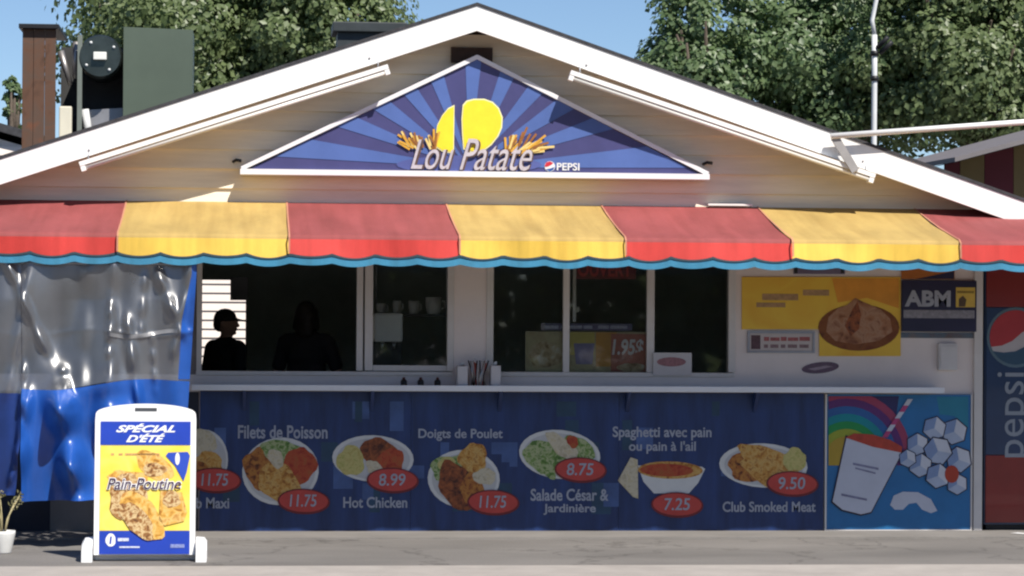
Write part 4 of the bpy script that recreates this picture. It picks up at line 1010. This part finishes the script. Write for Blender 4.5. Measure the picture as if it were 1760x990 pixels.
# ------------------------------------------------------------------ dry plant in a white pot at the left edge
pc = at(4, 938, -1.7); pc = Vector((pc.x, -1.7, 0.0))
pot = thing('potted_plant', pc, 'dry pale plant in a white pot at the left picture edge', 'plant')
lathe('pot', (pc.x, pc.y, 0.0), [(0.055, 0), (0.060, 0.01), (0.078, 0.10), (0.085, 0.13), (0.085, 0.15), (0.074, 0.15), (0.072, 0.12)], mat('pot_white', (0.66, 0.66, 0.64), 0.5, 0.08, 10), pot, 20)
lathe('soil', (pc.x, pc.y, 0.115), [(0.071, 0), (0.06, 0.012)], dark_wood, pot, 16)
rd = random.Random(9)
straw_c = mat('dry_stem', (0.42, 0.36, 0.20), 0.8, 0.25, 15); straw_g = leaf_mat('dry_leaf', (0.16, 0.17, 0.06), (0.48, 0.42, 0.24), 0.3)
for q in range(9):
    a = rd.uniform(-1.1, 1.1); l = rd.uniform(0.20, 0.36)
    tip = (pc.x + math.sin(a) * l * 0.62, pc.y + rd.uniform(-0.08, 0.08), 0.125 + l * math.cos(a * 0.7))
    st = tube('stem', [(pc.x + math.sin(a) * 0.02, pc.y, 0.12), (pc.x + math.sin(a) * l * 0.25, pc.y, 0.125 + l * 0.45), tip], [0.006, 0.005, 0.003], straw_c, pot, 5)
    vs_, fs = [], []
    for w in range(22):
        b = Vector(tip) + Vector((rd.gauss(0, 0.016), rd.gauss(0, 0.016), rd.gauss(-0.012, 0.025)))
        dd_ = Vector((rd.uniform(-1, 1), rd.uniform(-1, 1), rd.uniform(-0.3, 1))).normalized() * rd.uniform(0.015, 0.035); sd = dd_.cross(Vector((0.3, 1, 0.2))).normalized() * 0.006
        i0 = len(vs_); vs_ += [b, b + dd_ * 0.5 + sd, b + dd_, b + dd_ * 0.5 - sd]; fs.append((i0, i0 + 1, i0 + 2, i0 + 3))
    mk('leaf_tuft', vs_, fs, straw_g, st)

# ------------------------------------------------------------------ people inside
def sphere_template(nu=12, nv=8):
    vs_ = [(0, 0, 1)] + [(math.sin(math.pi * j / nv) * math.cos(2 * math.pi * i / nu), math.sin(math.pi * j / nv) * math.sin(2 * math.pi * i / nu), math.cos(math.pi * j / nv)) for j in range(1, nv) for i in range(nu)] + [(0, 0, -1)]
    fs = [(0, 1 + i, 1 + (i + 1) % nu) for i in range(nu)]
    for j in range(nv - 2):
        a = 1 + j * nu; fs += [(a + i, a + nu + i, a + nu + (i + 1) % nu, a + (i + 1) % nu) for i in range(nu)]
    a = 1 + (nv - 2) * nu; fs += [(len(vs_) - 1, a + (i + 1) % nu, a + i) for i in range(nu)]
    return np.array(vs_), fs
SPH_V, SPH_F = sphere_template()
class Lump:
    """a pile of overlapping balls, later fused into one skin"""
    def __init__(self): self.v, self.f = [], []
def ball(lp, c, r):
    k = len(lp.v) * len(SPH_V)
    lp.v.append(SPH_V * np.array(r) + np.array(tuple(c)))
    lp.f += [tuple(q + k for q in f) for f in SPH_F]
def limb(bm, pts, radii):
    for (a, b, ra, rb) in zip(pts, pts[1:], radii, radii[1:]):
        a, b = Vector(a), Vector(b); n = max(3, int((b - a).length / (0.4 * min(ra, rb))))
        for i in range(n + 1):
            t = i / n; r = ra + (rb - ra) * t
            ball(bm, a.lerp(b, t), (r, r, r))
def remesh(name, bm, voxel, m, parent, place):
    me = bpy.data.meshes.new('tmp'); me.from_pydata(np.vstack(bm.v).tolist(), [], bm.f); me.update()
    ob = bpy.data.objects.new('tmp', me); COL.objects.link(ob)
    md = ob.modifiers.new('r', 'REMESH'); md.mode = 'VOXEL'; md.voxel_size = voxel
    sm = ob.modifiers.new('s', 'SMOOTH'); sm.factor = 0.5; sm.iterations = 5
    dg = bpy.context.evaluated_depsgraph_get(); dg.update()
    ev = ob.evaluated_get(dg); out = ev.to_mesh()
    vs_ = [place @ v.co for v in out.vertices]; fs = [tuple(p.vertices) for p in out.polygons]
    ev.to_mesh_clear(); bpy.data.objects.remove(ob); bpy.data.meshes.remove(me)
    return mk(name, vs_, fs, m, parent, True)
def hand(bm, w, d, side):
    """palm and five curled fingers hanging from wrist w along direction d"""
    w, d = Vector(w), Vector(d).normalized()
    s = d.cross(Vector((0, 1, 0))).normalized(); f = s.cross(d).normalized()
    for t in (0.02, 0.05, 0.08): ball(bm, w + d * t, (0.020, 0.034, 0.030))
    for i, l in enumerate((0.070, 0.080, 0.074, 0.058)):
        b = w + d * 0.085 + f * (-0.030 + 0.020 * i)
        limb(bm, [b, b + d * l * 0.5 + s * 0.008 * side, b + d * l * 0.9 + s * 0.03 * side], [0.0095, 0.009, 0.008])
    b = w + d * 0.03 - f * 0.032
    limb(bm, [b, b + d * 0.03 - f * 0.02 + s * 0.01 * side, b + d * 0.06 - f * 0.018 + s * 0.022 * side], [0.012, 0.011, 0.009])
def person(loc, height, turn, label, arms, hair, cap, shirt_c, head_turn=0.0):
    """figure facing -y before turning; built at 1.70 m and scaled"""
    k = height / 1.70
    place = Matrix.Translation(Vector(loc)) @ Matrix.Rotation(turn, 4, 'Z') @ Matrix.Scale(k, 4)
    th = thing('person', loc, label, 'person')
    hr = Matrix.Rotation(head_turn, 4, 'Z')
    def H(x, y, z): return hr @ Vector((x, y, z))
    bm = Lump()
    # trunk
    for (z, rx, ry, y) in ((0.86, 0.155, 0.11, 0.0), (0.95, 0.16, 0.115, 0.0), (1.05, 0.145, 0.10, 0.0), (1.15, 0.15, 0.105, -0.005), (1.25, 0.165, 0.115, -0.005), (1.34, 0.165, 0.105, 0.0), (1.40, 0.13, 0.08, 0.005)):
        ball(bm, (0, y, z), (rx, ry, 0.09))
    limb(bm, [(-0.16, 0, 1.385), (0.16, 0, 1.385)], [0.060, 0.060])
    limb(bm, [(0, 0.005, 1.40), (0, -0.012, 1.51)], [0.056, 0.052])
    # head with brow, nose, lips, chin, ears
    ball(bm, H(0, 0.0, 1.60), (0.074, 0.092, 0.098)); ball(bm, H(0, -0.030, 1.545), (0.056, 0.060, 0.062))
    ball(bm, H(0, -0.072, 1.508), (0.022, 0.018, 0.016)); ball(bm, H(0, -0.088, 1.612), (0.050, 0.012, 0.010))
    limb(bm, [H(0, -0.090, 1.600), H(0, -0.108, 1.568)], [0.008, 0.012])
    ball(bm, H(0, -0.088, 1.538), (0.022, 0.010, 0.010))
    for s in (-1, 1):
        ball(bm, H(s * 0.076, 0.008, 1.580), (0.010, 0.020, 0.030))
        ball(bm, H(s * 0.028, -0.080, 1.588), (0.013, 0.009, 0.008))
        sh_, el, wr = arms[0 if s < 0 else 1]
        limb(bm, [sh_, el, wr], [0.048, 0.038, 0.027])
        hand(bm, wr, Vector(wr) - Vector(el), -s)
        limb(bm, [(s * 0.09, 0, 0.88), (s * 0.10, -0.01, 0.48), (s * 0.10, 0.015, 0.08)], [0.082, 0.055, 0.038])
        limb(bm, [(s * 0.10, 0.02, 0.045), (s * 0.11, -0.13, 0.035)], [0.042, 0.036])
    remesh('body', bm, 0.009, mat('skin', (0.42, 0.25, 0.18), 0.55, 0.06, 10), th, place)
    # shirt, trousers, hair, cap: closed shells a little outside the body
    bm = Lump()
    for (z, rx, ry) in ((0.90, 0.175, 0.13), (0.98, 0.175, 0.13), (1.08, 0.165, 0.12), (1.17, 0.17, 0.122), (1.26, 0.180, 0.130), (1.34, 0.178, 0.120), (1.40, 0.14, 0.092)):
        ball(bm, (0, 0, z), (rx, ry, 0.09))
    limb(bm, [(-0.165, 0, 1.388), (0.165, 0, 1.388)], [0.068, 0.068])
    for (sh_, el, wr) in arms:
        limb(bm, [sh_, Vector(sh_).lerp(Vector(el), 0.75)], [0.062, 0.056])
    remesh('shirt', bm, 0.014, mat('shirt_' + shirt_c[0], shirt_c[1], 0.85, 0.15, 12, 0.2, 60), th, place)
    bm = Lump()
    ball(bm, (0, 0, 0.90), (0.165, 0.122, 0.09))
    for s in (-1, 1): limb(bm, [(s * 0.09, 0, 0.87), (s * 0.10, -0.01, 0.48), (s * 0.10, 0.012, 0.10)], [0.094, 0.068, 0.055])
    remesh('trousers', bm, 0.014, mat('trousers', (0.03, 0.035, 0.05), 0.85, 0.2, 12), th, place)
    bm = Lump()
    if cap:
        ball(bm, H(0, 0.006, 1.635), (0.083, 0.102, 0.078))
        for t in range(6):
            a = -0.5 + 0.2 * t
            for q in range(5): ball(bm, H(math.sin(a) * 0.065, -0.085 - 0.022 * q * math.cos(a) , 1.626 - 0.005 * q), (0.016, 0.016, 0.006))
        remesh('cap', bm, 0.008, mat('cap_black', (0.02, 0.02, 0.022), 0.8, 0.1, 10), th, place)
        bm = Lump()
    ball(bm, H(0, 0.022, 1.612), (0.080, 0.088, 0.096))
    if hair == 'long':
        for z in (1.58, 1.52, 1.46): ball(bm, H(0, 0.055, z), (0.085, 0.055, 0.06))
        for s in (-1, 1): limb(bm, [H(s * 0.068, 0.0, 1.62), H(s * 0.082, 0.02, 1.50)], [0.026, 0.028])
    else:
        ball(bm, H(0, 0.045, 1.575), (0.070, 0.060, 0.060))
    remesh('hair', bm, 0.010, mat('hair_dark', (0.018, 0.013, 0.010), 0.6, 0.3, 30), th, place)
    return th
pa_ = at(398, 560, 1.7)
person((pa_.x - 0.045, 1.7, 0.0), 1.62, rad(128), 'person in a dark shirt and peaked cap, dark against the bright opening', [((-0.19, 0, 1.38), (-0.23, 0.03, 1.12), (-0.20, -0.16, 0.98)), ((0.19, 0, 1.38), (0.23, 0.03, 1.12), (0.20, -0.18, 1.0))], 'short', True, ('charcoal', (0.02, 0.02, 0.022)), rad(-42))
pb_ = at(527, 560, 1.2)
person((pb_.x, 1.2, 0.0), 1.69, rad(150), 'dim dark haired person standing inside the open serving window', [((-0.19, 0, 1.38), (-0.27, -0.02, 1.14), (-0.14, -0.22, 1.06)), ((0.19, 0, 1.38), (0.27, -0.02, 1.14), (0.12, -0.22, 1.06))], 'long', False, ('black', (0.025, 0.022, 0.024)), 0.25)

# ------------------------------------------------------------------ roof-top exhaust unit
YU = 1.2
ux = at(180, 200, YU)
unit = thing('rooftop_exhaust_unit', (ux.x, YU, roof_z(ux.x, 0.024)), 'kitchen exhaust unit with a rusty wooden side and green metal panel on the roof', 'vent')
rust = mottled('rusty_wood', [(0.055, 0.030, 0.020), (0.115, 0.058, 0.036), (0.10, 0.062, 0.045), (0.15, 0.062, 0.034)], 5, 0.85)
def deck(x): return roof_z(x, 0.03)
r = rect(38, 50, 96, 250, YU)
nbd = 3
for q in range(nbd):
    xa = r[0] + (r[1] - r[0]) * q / nbd; xb = r[0] + (r[1] - r[0]) * (q + 1) / nbd - 0.003
    box('plank', xa, xb, YU, YU + 0.03, deck(xa) - 0.02, r[3], rust, unit, 0.003)
box('wooden_side', r[0], r[0] + 0.03, YU + 0.031, YU + 0.85, deck(r[0]) - 0.02, r[3], rust, unit)
cr = rect(33, 42, 102, 50, YU)
box('dark_cap', cr[0], cr[1], YU - 0.05, YU + 0.9, cr[2] + 0.001, cr[3], black, unit, 0.004)
green = mat('green_enamel', (0.085, 0.110, 0.082), 0.42, 0.08, 3, coat=0.1)
gr_ = rect(212, 47, 331, 190, YU)
prism('green_panel', [(gr_[0], deck(gr_[0]) - 0.02), (gr_[1], deck(gr_[1]) - 0.02), (gr_[1], gr_[3] - 0.015), (gr_[0], gr_[3])], YU, YU + 0.55, green, unit)
box('rear_panel', r[1], gr_[0], YU + 0.55, YU + 0.58, deck(r[1]) - 0.02, Z(150, 70, YU), interior_dark, unit)
hc = at(173, 98, YU + 0.05)
bm = bmesh.new(); bm_tube(bm, [(hc.x, YU - 0.02, hc.z), (hc.x, YU + 0.02, hc.z), (hc.x, YU + 0.45, hc.z)], [0.155, 0.17, 0.17], 28)
frombm('fan_drum', bm, mat('drum_metal', (0.085, 0.10, 0.09), 0.34, 0.35, 5, metal=0.85), unit, False)
hb = box('motor_box', hc.x - 0.05, hc.x + 0.05, YU - 0.06, YU - 0.021, hc.z - 0.03, hc.z + 0.03, mat('motor_white', (0.74, 0.74, 0.70), 0.4, 0.05, 8), unit, 0.006)
for q in range(4):
    a = q * 1.57 + 0.6
    tube('bolt', [(hc.x + 0.125 * math.cos(a), YU - 0.03, hc.z + 0.125 * math.sin(a)), (hc.x + 0.125 * math.cos(a), YU - 0.012, hc.z + 0.125 * math.sin(a))], 0.012, pale_metal, unit, 6)
q0 = rect(133, 60, 141, 222, YU)
box('post', q0[0], q0[1], YU - 0.01, YU + 0.03, deck(q0[0]) - 0.02, q0[3], mat('post_green', (0.16, 0.18, 0.16), 0.5, 0.1, 6), unit)
for (a, b) in (((104, 88), (121, 146)), ((131, 72), (128, 135))):
    p, q = at(*a, YU + 0.1), at(*b, YU + 0.1); tube('duct', [p, q], [0.028, 0.018], mat('duct_grey', (0.34, 0.32, 0.31), 0.4, 0.1, 6, metal=0.7), unit, 10)
q1 = rect(101, 182, 123, 222, YU)
box('white_can', q1[0], q1[1], YU + 0.02, YU + 0.12, deck(q1[0]) - 0.02, q1[3], mat('can_cream', (0.66, 0.62, 0.50), 0.5, 0.06, 8), unit, 0.012)
pp, qq = at(146, 188, YU + 0.1), at(156, 216, YU + 0.1); tube('duct', [pp, Vector((qq.x, qq.y, deck(qq.x) - 0.01))], 0.03, pale_metal, unit, 10)
p2 = rect(150, 185, 211, 225, YU + 0.2)
prism('fan_base', [(p2[0], deck(p2[0]) - 0.02), (p2[1], deck(p2[1]) - 0.02), (p2[1], p2[3]), (p2[0], p2[3] - 0.02)], YU + 0.2, YU + 0.5, grey_metal, unit)
# low dark vent nearer the ridge
r = rect(572, 44, 700, 78, 2.2)
rv = thing('roof_vent', ((r[0] + r[1]) / 2, 2.4, roof_z((r[0] + r[1]) / 2, 0.035)), 'low dark metal vent on the roof left of the ridge', 'vent')
box('cowl', r[0], r[1], 2.2, 2.7, r[3] - 0.05, r[3] + 0.03, mat('vent_dark', (0.035, 0.042, 0.045), 0.5, 0.2, 6), rv, 0.008)
prism('curb', [(r[0] + 0.04, deck(r[0] + 0.04) - 0.01), (r[1] - 0.04, deck(r[1] - 0.04) - 0.01), (r[1] - 0.04, r[3] - 0.051), (r[0] + 0.04, r[3] - 0.051)], 2.25, 2.65, MATS['vent_dark'], rv)

# ------------------------------------------------------------------ white bar and bracket by the right eave
a, b = at(1428, 234, YF - 0.08), at(1800, 207, YF - 0.08)
sb = thing('support_bar', a, 'long white bar running right from the roof edge past the trees', 'pole')
tube('bar', [a, b + (b - a) * 0.6], 0.021, fascia_paint, sb, 12)
a1, b1 = at(1434, 236, YF - 0.06), at(1470, 294, YF - 0.06)
bar_between('bracket', (a1.x, a1.z), (b1.x, b1.z), 0.06, YF - 0.075, YF - 0.055, mat('bracket_grey', (0.30, 0.29, 0.29), 0.5, 0.1, 8), sb)

# mast with insulators behind the roof
YMAST = 6.5
mp_ = [at(px, py, YMAST) for px, py in ((1502, 250), (1503, 130), (1503, 60), (1499, 35), (1506, 0), (1507, -60))]
ms = thing('antenna_mast', (mp_[0].x, YMAST, 0.0), 'thin pale metal mast with dark insulators in front of the trees', 'mast')
tube('pole', [(mp_[0].x, YMAST, 0.0)] + mp_[:3], 0.028, pale_metal, ms, 10)
tube('bent_top', mp_[2:], 0.022, pale_metal, ms, 10)
for (px, py) in ((1503, 135), (1503, 92)):
    c = at(px, py, YMAST); tube('collar', [(c.x, YMAST, c.z - 0.025), (c.x, YMAST, c.z + 0.025)], 0.042, black, ms, 10)
for (p, q) in (((1508, 82), (1526, 64)), ((1512, 92), (1533, 72))):
    tube('insulator', [at(*p, YMAST - 0.02), at(*q, YMAST - 0.1)], 0.024, black, ms, 8)

# ------------------------------------------------------------------ striped stand next door, with a deep eave added to shade its stripes
YN = 3.0
nl = [at(1595, 284, YN), at(1860, 214, YN)]
ns = thing('neighbouring_stand', (nl[1].x, YN, 0.0), 'neighbouring stand with shaded maroon and olive stripes behind the right roof edge', 'building')
def nz_at(x): return nl[0].z + (nl[1].z - nl[0].z) * (x - nl[0].x) / (nl[1].x - nl[0].x)
xA, xB = nl[0].x, nl[1].x + 2.0
mk('stand_roof', [(xA, YN - 0.9, nz_at(xA) - 0.02), (xB, YN - 0.9, nz_at(xB) - 0.02), (xB, YN + 3, nz_at(xB)), (xA, YN + 3, nz_at(xA)), (xA, YN - 0.9, nz_at(xA) + 0.018), (xB, YN - 0.9, nz_at(xB) + 0.018), (xB, YN + 3, nz_at(xB) + 0.06), (xA, YN + 3, nz_at(xA) + 0.06)],
   [(3, 2, 1, 0), (4, 5, 6, 7), (0, 1, 5, 4), (1, 2, 6, 5), (2, 3, 7, 6), (3, 0, 4, 7)], mat('eave_grey', (0.17, 0.155, 0.16), 0.6, 0.1, 6), ns)
mk('dark_underside', [(xA, YN - 0.86, nz_at(xA) - 0.025), (xB, YN - 0.86, nz_at(xB) - 0.025), (xB, YN - 0.001, nz_at(xB) - 0.025), (xA, YN - 0.001, nz_at(xA) - 0.025)], [(3, 2, 1, 0)], dark_wood, ns)  # dark sheet covering the pale underside of the added eave
xs_ = [X(p, 300, YN) for p in (1625, 1650, 1692, 1742, 1790, 1840, 1890, 1940)]
for q in range(7):
    prism('stripe', [(xs_[q] + 0.002, 0.0), (xs_[q + 1] - 0.002, 0.0), (xs_[q + 1] - 0.002, nz_at(xs_[q + 1]) - 0.02), (xs_[q] + 0.002, nz_at(xs_[q]) - 0.02)], YN, YN + 0.06, mat('stripe_maroon', (0.15, 0.025, 0.035), 0.7, 0.1, 4) if q % 2 == 0 else mat('stripe_olive', (0.24, 0.17, 0.07), 0.7, 0.1, 4), ns)

# ------------------------------------------------------------------ white house in the yard behind
YH = 10.0
ha, hb_ = at(0, 212, YH), at(35, 221, YH)
sl = -0.28
hx = at(-150, 170, YH).x; hz = ha.z - sl * (ha.x - hx)
house = thing('neighbouring_house', (hx, YH + 2, 0.0), 'pale clapboard house with a dark roof in the yard behind the snack bar', 'house')
hw_ = 5.6
pinkish = mat('pale_clapboard', (0.74, 0.66, 0.60), 0.6, 0.06, 2.0, stretch=(0.5, 1, 3))
zz = 0.15; pt = 0.098
while zz < hz - 0.3:
    e = min(hw_ - 0.3, (hz - 0.16 - (zz + pt)) / 0.28)
    if e > 0.1:
        mk('clapboard', [(hx - e, YH - 0.022, zz), (hx + e, YH - 0.022, zz), (hx + e, YH - 0.003, zz + pt), (hx - e, YH - 0.003, zz + pt), (hx - e, YH + 0.02, zz), (hx + e, YH + 0.02, zz)], [(0, 1, 2, 3), (4, 5, 1, 0)], pinkish, house)
    zz += pt
prism('wall', [(hx - hw_ + 0.3, 0.0), (hx + hw_ - 0.3, 0.0), (hx + hw_ - 0.3, hz - 0.17 - 0.28 * (hw_ - 0.3)), (hx, hz - 0.17), (hx - hw_ + 0.3, hz - 0.17 - 0.28 * (hw_ - 0.3))], YH + 0.022, YH + 4, pinkish, house)
for s in (-1, 1):
    prism('roof_slope', [(hx, hz), (hx + s * hw_, hz - 0.28 * hw_), (hx + s * hw_, hz - 0.28 * hw_ - 0.09), (hx, hz - 0.09)], YH - 0.12, YH + 4.2, shingle, house)

# ------------------------------------------------------------------ trees
bark = mottled('bark', [(0.05, 0.04, 0.03), (0.11, 0.085, 0.065), (0.07, 0.055, 0.045)], 14, 0.9)
leaf_a = leaf_mat('leaf_dark_green', (0.115, 0.165, 0.062), (0.235, 0.295, 0.135))
leaf_b = leaf_mat('leaf_fresh_green', (0.095, 0.160, 0.068), (0.225, 0.305, 0.145))
def tree(name, label, c, rx, ry, rz, n, leaf, m, seed, group='trees behind the snack bar', clumps=70, shell=0.55, top=None):
    rg = np.random.default_rng(seed)
    c = np.array(c)
    th = thing(name, (c[0], c[1], 0.0), label, 'tree', group)
    u = rg.normal(size=(clumps, 3)); u /= np.linalg.norm(u, axis=1)[:, None]
    rr = shell + (1 - shell) * rg.random(clumps) ** 0.6
    rr *= rg.uniform(0.72, 1.06, clumps)
    cc = c + u * rr[:, None] * np.array([rx, ry, rz])
    cs = rg.uniform(0.16, 0.34, clumps) * min(rx, rz)
    # inner mass so that the crown is dense
    k = clumps // 2
    u2 = rg.normal(size=(k, 3)); u2 /= np.linalg.norm(u2, axis=1)[:, None]
    cc = np.vstack([cc, c + u2 * (rg.random(k) ** 0.5 * 0.62)[:, None] * np.array([rx, ry, rz])]); cs = np.concatenate([cs, rg.uniform(0.22, 0.36, k) * min(rx, rz)])
    w = cs ** 2; idx = rg.choice(len(cs), n, p=w / w.sum())
    d = rg.normal(size=(n, 3)); d /= np.linalg.norm(d, axis=1)[:, None]
    r = rg.random(n) ** 0.45
    P = cc[idx] + d * (r * cs[idx])[:, None] * np.array([1.0, 1.0, 0.8])
    out = d * 0.75 + (P - c) / np.array([rx, ry, rz]) * 0.7 + rg.normal(size=(n, 3)) * 0.36 + np.array([0.1, -0.2, 0.35])
    out /= np.linalg.norm(out, axis=1)[:, None]
    ax = rg.normal(size=(n, 3)); ax -= out * (ax * out).sum(1)[:, None]; ax /= np.linalg.norm(ax, axis=1)[:, None]
    ax[:, 2] -= 0.35; ax /= np.linalg.norm(ax, axis=1)[:, None]
    sd = np.cross(out, ax); sd /= np.linalg.norm(sd, axis=1)[:, None]
    L = leaf * rg.uniform(0.65, 1.35, n)[:, None]; Wd = L * rg.uniform(0.28, 0.42, n)[:, None]
    V_ = np.empty((n, 4, 3)); V_[:, 0] = P; V_[:, 1] = P + ax * L * 0.45 + sd * Wd + out * L * 0.08; V_[:, 2] = P + ax * L; V_[:, 3] = P + ax * L * 0.45 - sd * Wd + out * L * 0.08
    V_ = V_.reshape(-1, 3) - np.array([c[0], c[1], 0.0])
    me = bpy.data.meshes.new('crown'); me.vertices.add(n * 4); me.vertices.foreach_set('co', V_.ravel())
    tri = (np.arange(n)[:, None] * 4 + np.array([0, 1, 2, 0, 2, 3])[None]).ravel()
    me.loops.add(n * 6); me.loops.foreach_set('vertex_index', tri.astype(np.int32))
    me.polygons.add(n * 2); me.polygons.foreach_set('loop_start', np.arange(0, n * 6, 3, dtype=np.int32))
    try: me.polygons.foreach_set('loop_total', np.full(n * 2, 3, dtype=np.int32))
    except Exception: pass
    me.update(calc_edges=True); me.materials.append(m)
    o = bpy.data.objects.new('crown', me); COL.objects.link(o); o.parent = th; ORG[o.name] = ORG[th.name]
    o['kind'] = 'stuff'
    rd = random.Random(seed)
    bx_, by_, tz = c[0], c[1], c[2] - 0.3 * rz
    tube('trunk', [(bx_, by_, 0), (bx_ + 0.05, by_, tz * 0.5), (bx_ - 0.03, by_, tz), (bx_, by_, c[2] + rz * 0.5)], [0.045 * rz + 0.08, 0.035 * rz + 0.06, 0.03 * rz + 0.04, 0.02], bark, th, 10)
    for q in range(8):
        a = rd.uniform(0, 6.28); z0 = tz * rd.uniform(0.75, 1.0); e = rd.uniform(0.55, 0.85)
        tube('limb', [(bx_, by_, z0), (bx_ + math.cos(a) * rx * e * 0.5, by_ + math.sin(a) * ry * e * 0.5, z0 + 0.4 * rz), (bx_ + math.cos(a) * rx * e, by_ + math.sin(a) * ry * e, c[2] + rd.uniform(-0.1, 0.5) * rz)], [0.06, 0.045, 0.015], bark, th, 6)
    return th
def tc_(px, py, Y): p = at(px, py, Y); return (p.x, p.y, p.z)
tree('leafy_tree', 'big dense green tree behind the rooftop exhaust unit', tc_(330, 60, 15), 1.85, 1.7, 1.9, 42000, 0.085, leaf_a, 1, clumps=90)
tree('leafy_tree', 'green tree reaching to the roof ridge left of the patch of sky', tc_(545, 50, 14), 1.25, 1.3, 1.2, 24000, 0.082, leaf_a, 2, clumps=60)
tree('leafy_tree', 'tall narrow green tree right of the patch of blue sky', tc_(1215, 130, 15), 1.05, 1.1, 1.35, 22000, 0.082, leaf_b, 3, clumps=60)
tree('leafy_tree', 'large pale leaved tree behind the thin mast', tc_(1430, 110, 15.5), 1.75, 1.6, 1.55, 42000, 0.085, leaf_b, 4, clumps=90)
tree('leafy_tree', 'broad shadowy tree above the striped neighbouring stand', tc_(1680, 90, 14.5), 1.75, 1.6, 1.75, 44000, 0.085, leaf_a, 5, clumps=90)
tree('leafy_tree', 'small distant tree at the far left beside the wooden exhaust side', tc_(22, 175, 22), 0.16, 0.2, 0.45, 1200, 0.08, leaf_b, 6, clumps=16)
# trees and bushes on the far side of the street, behind the camera: added to darken pane reflections and cut sky fill
rg = np.random.default_rng(8)
n = 26000
xx = rg.uniform(-45, 55, n); hh = 5.5 + 2.2 * np.sin(xx * 0.31) + 1.2 * np.sin(xx * 0.83 + 1); zz_ = rg.random(n) ** 0.8 * hh; yy = -46 + rg.normal(size=n) * 1.6
ax = rg.normal(size=(n, 3)); ax /= np.linalg.norm(ax, axis=1)[:, None]; sd = rg.normal(size=(n, 3)); sd /= np.linalg.norm(sd, axis=1)[:, None]
P = np.stack([xx, yy, zz_], 1); V_ = np.stack([P, P + ax * 0.9, P + ax * 0.6 + sd * 0.7], 1).reshape(-1, 3)
tag(mk('added_far_trees', V_.tolist(), [(3 * i, 3 * i + 1, 3 * i + 2) for i in range(n)], leaf_a), 'unseen belt of trees added across the street to darken window reflections and sky fill', 'trees', kind='stuff')
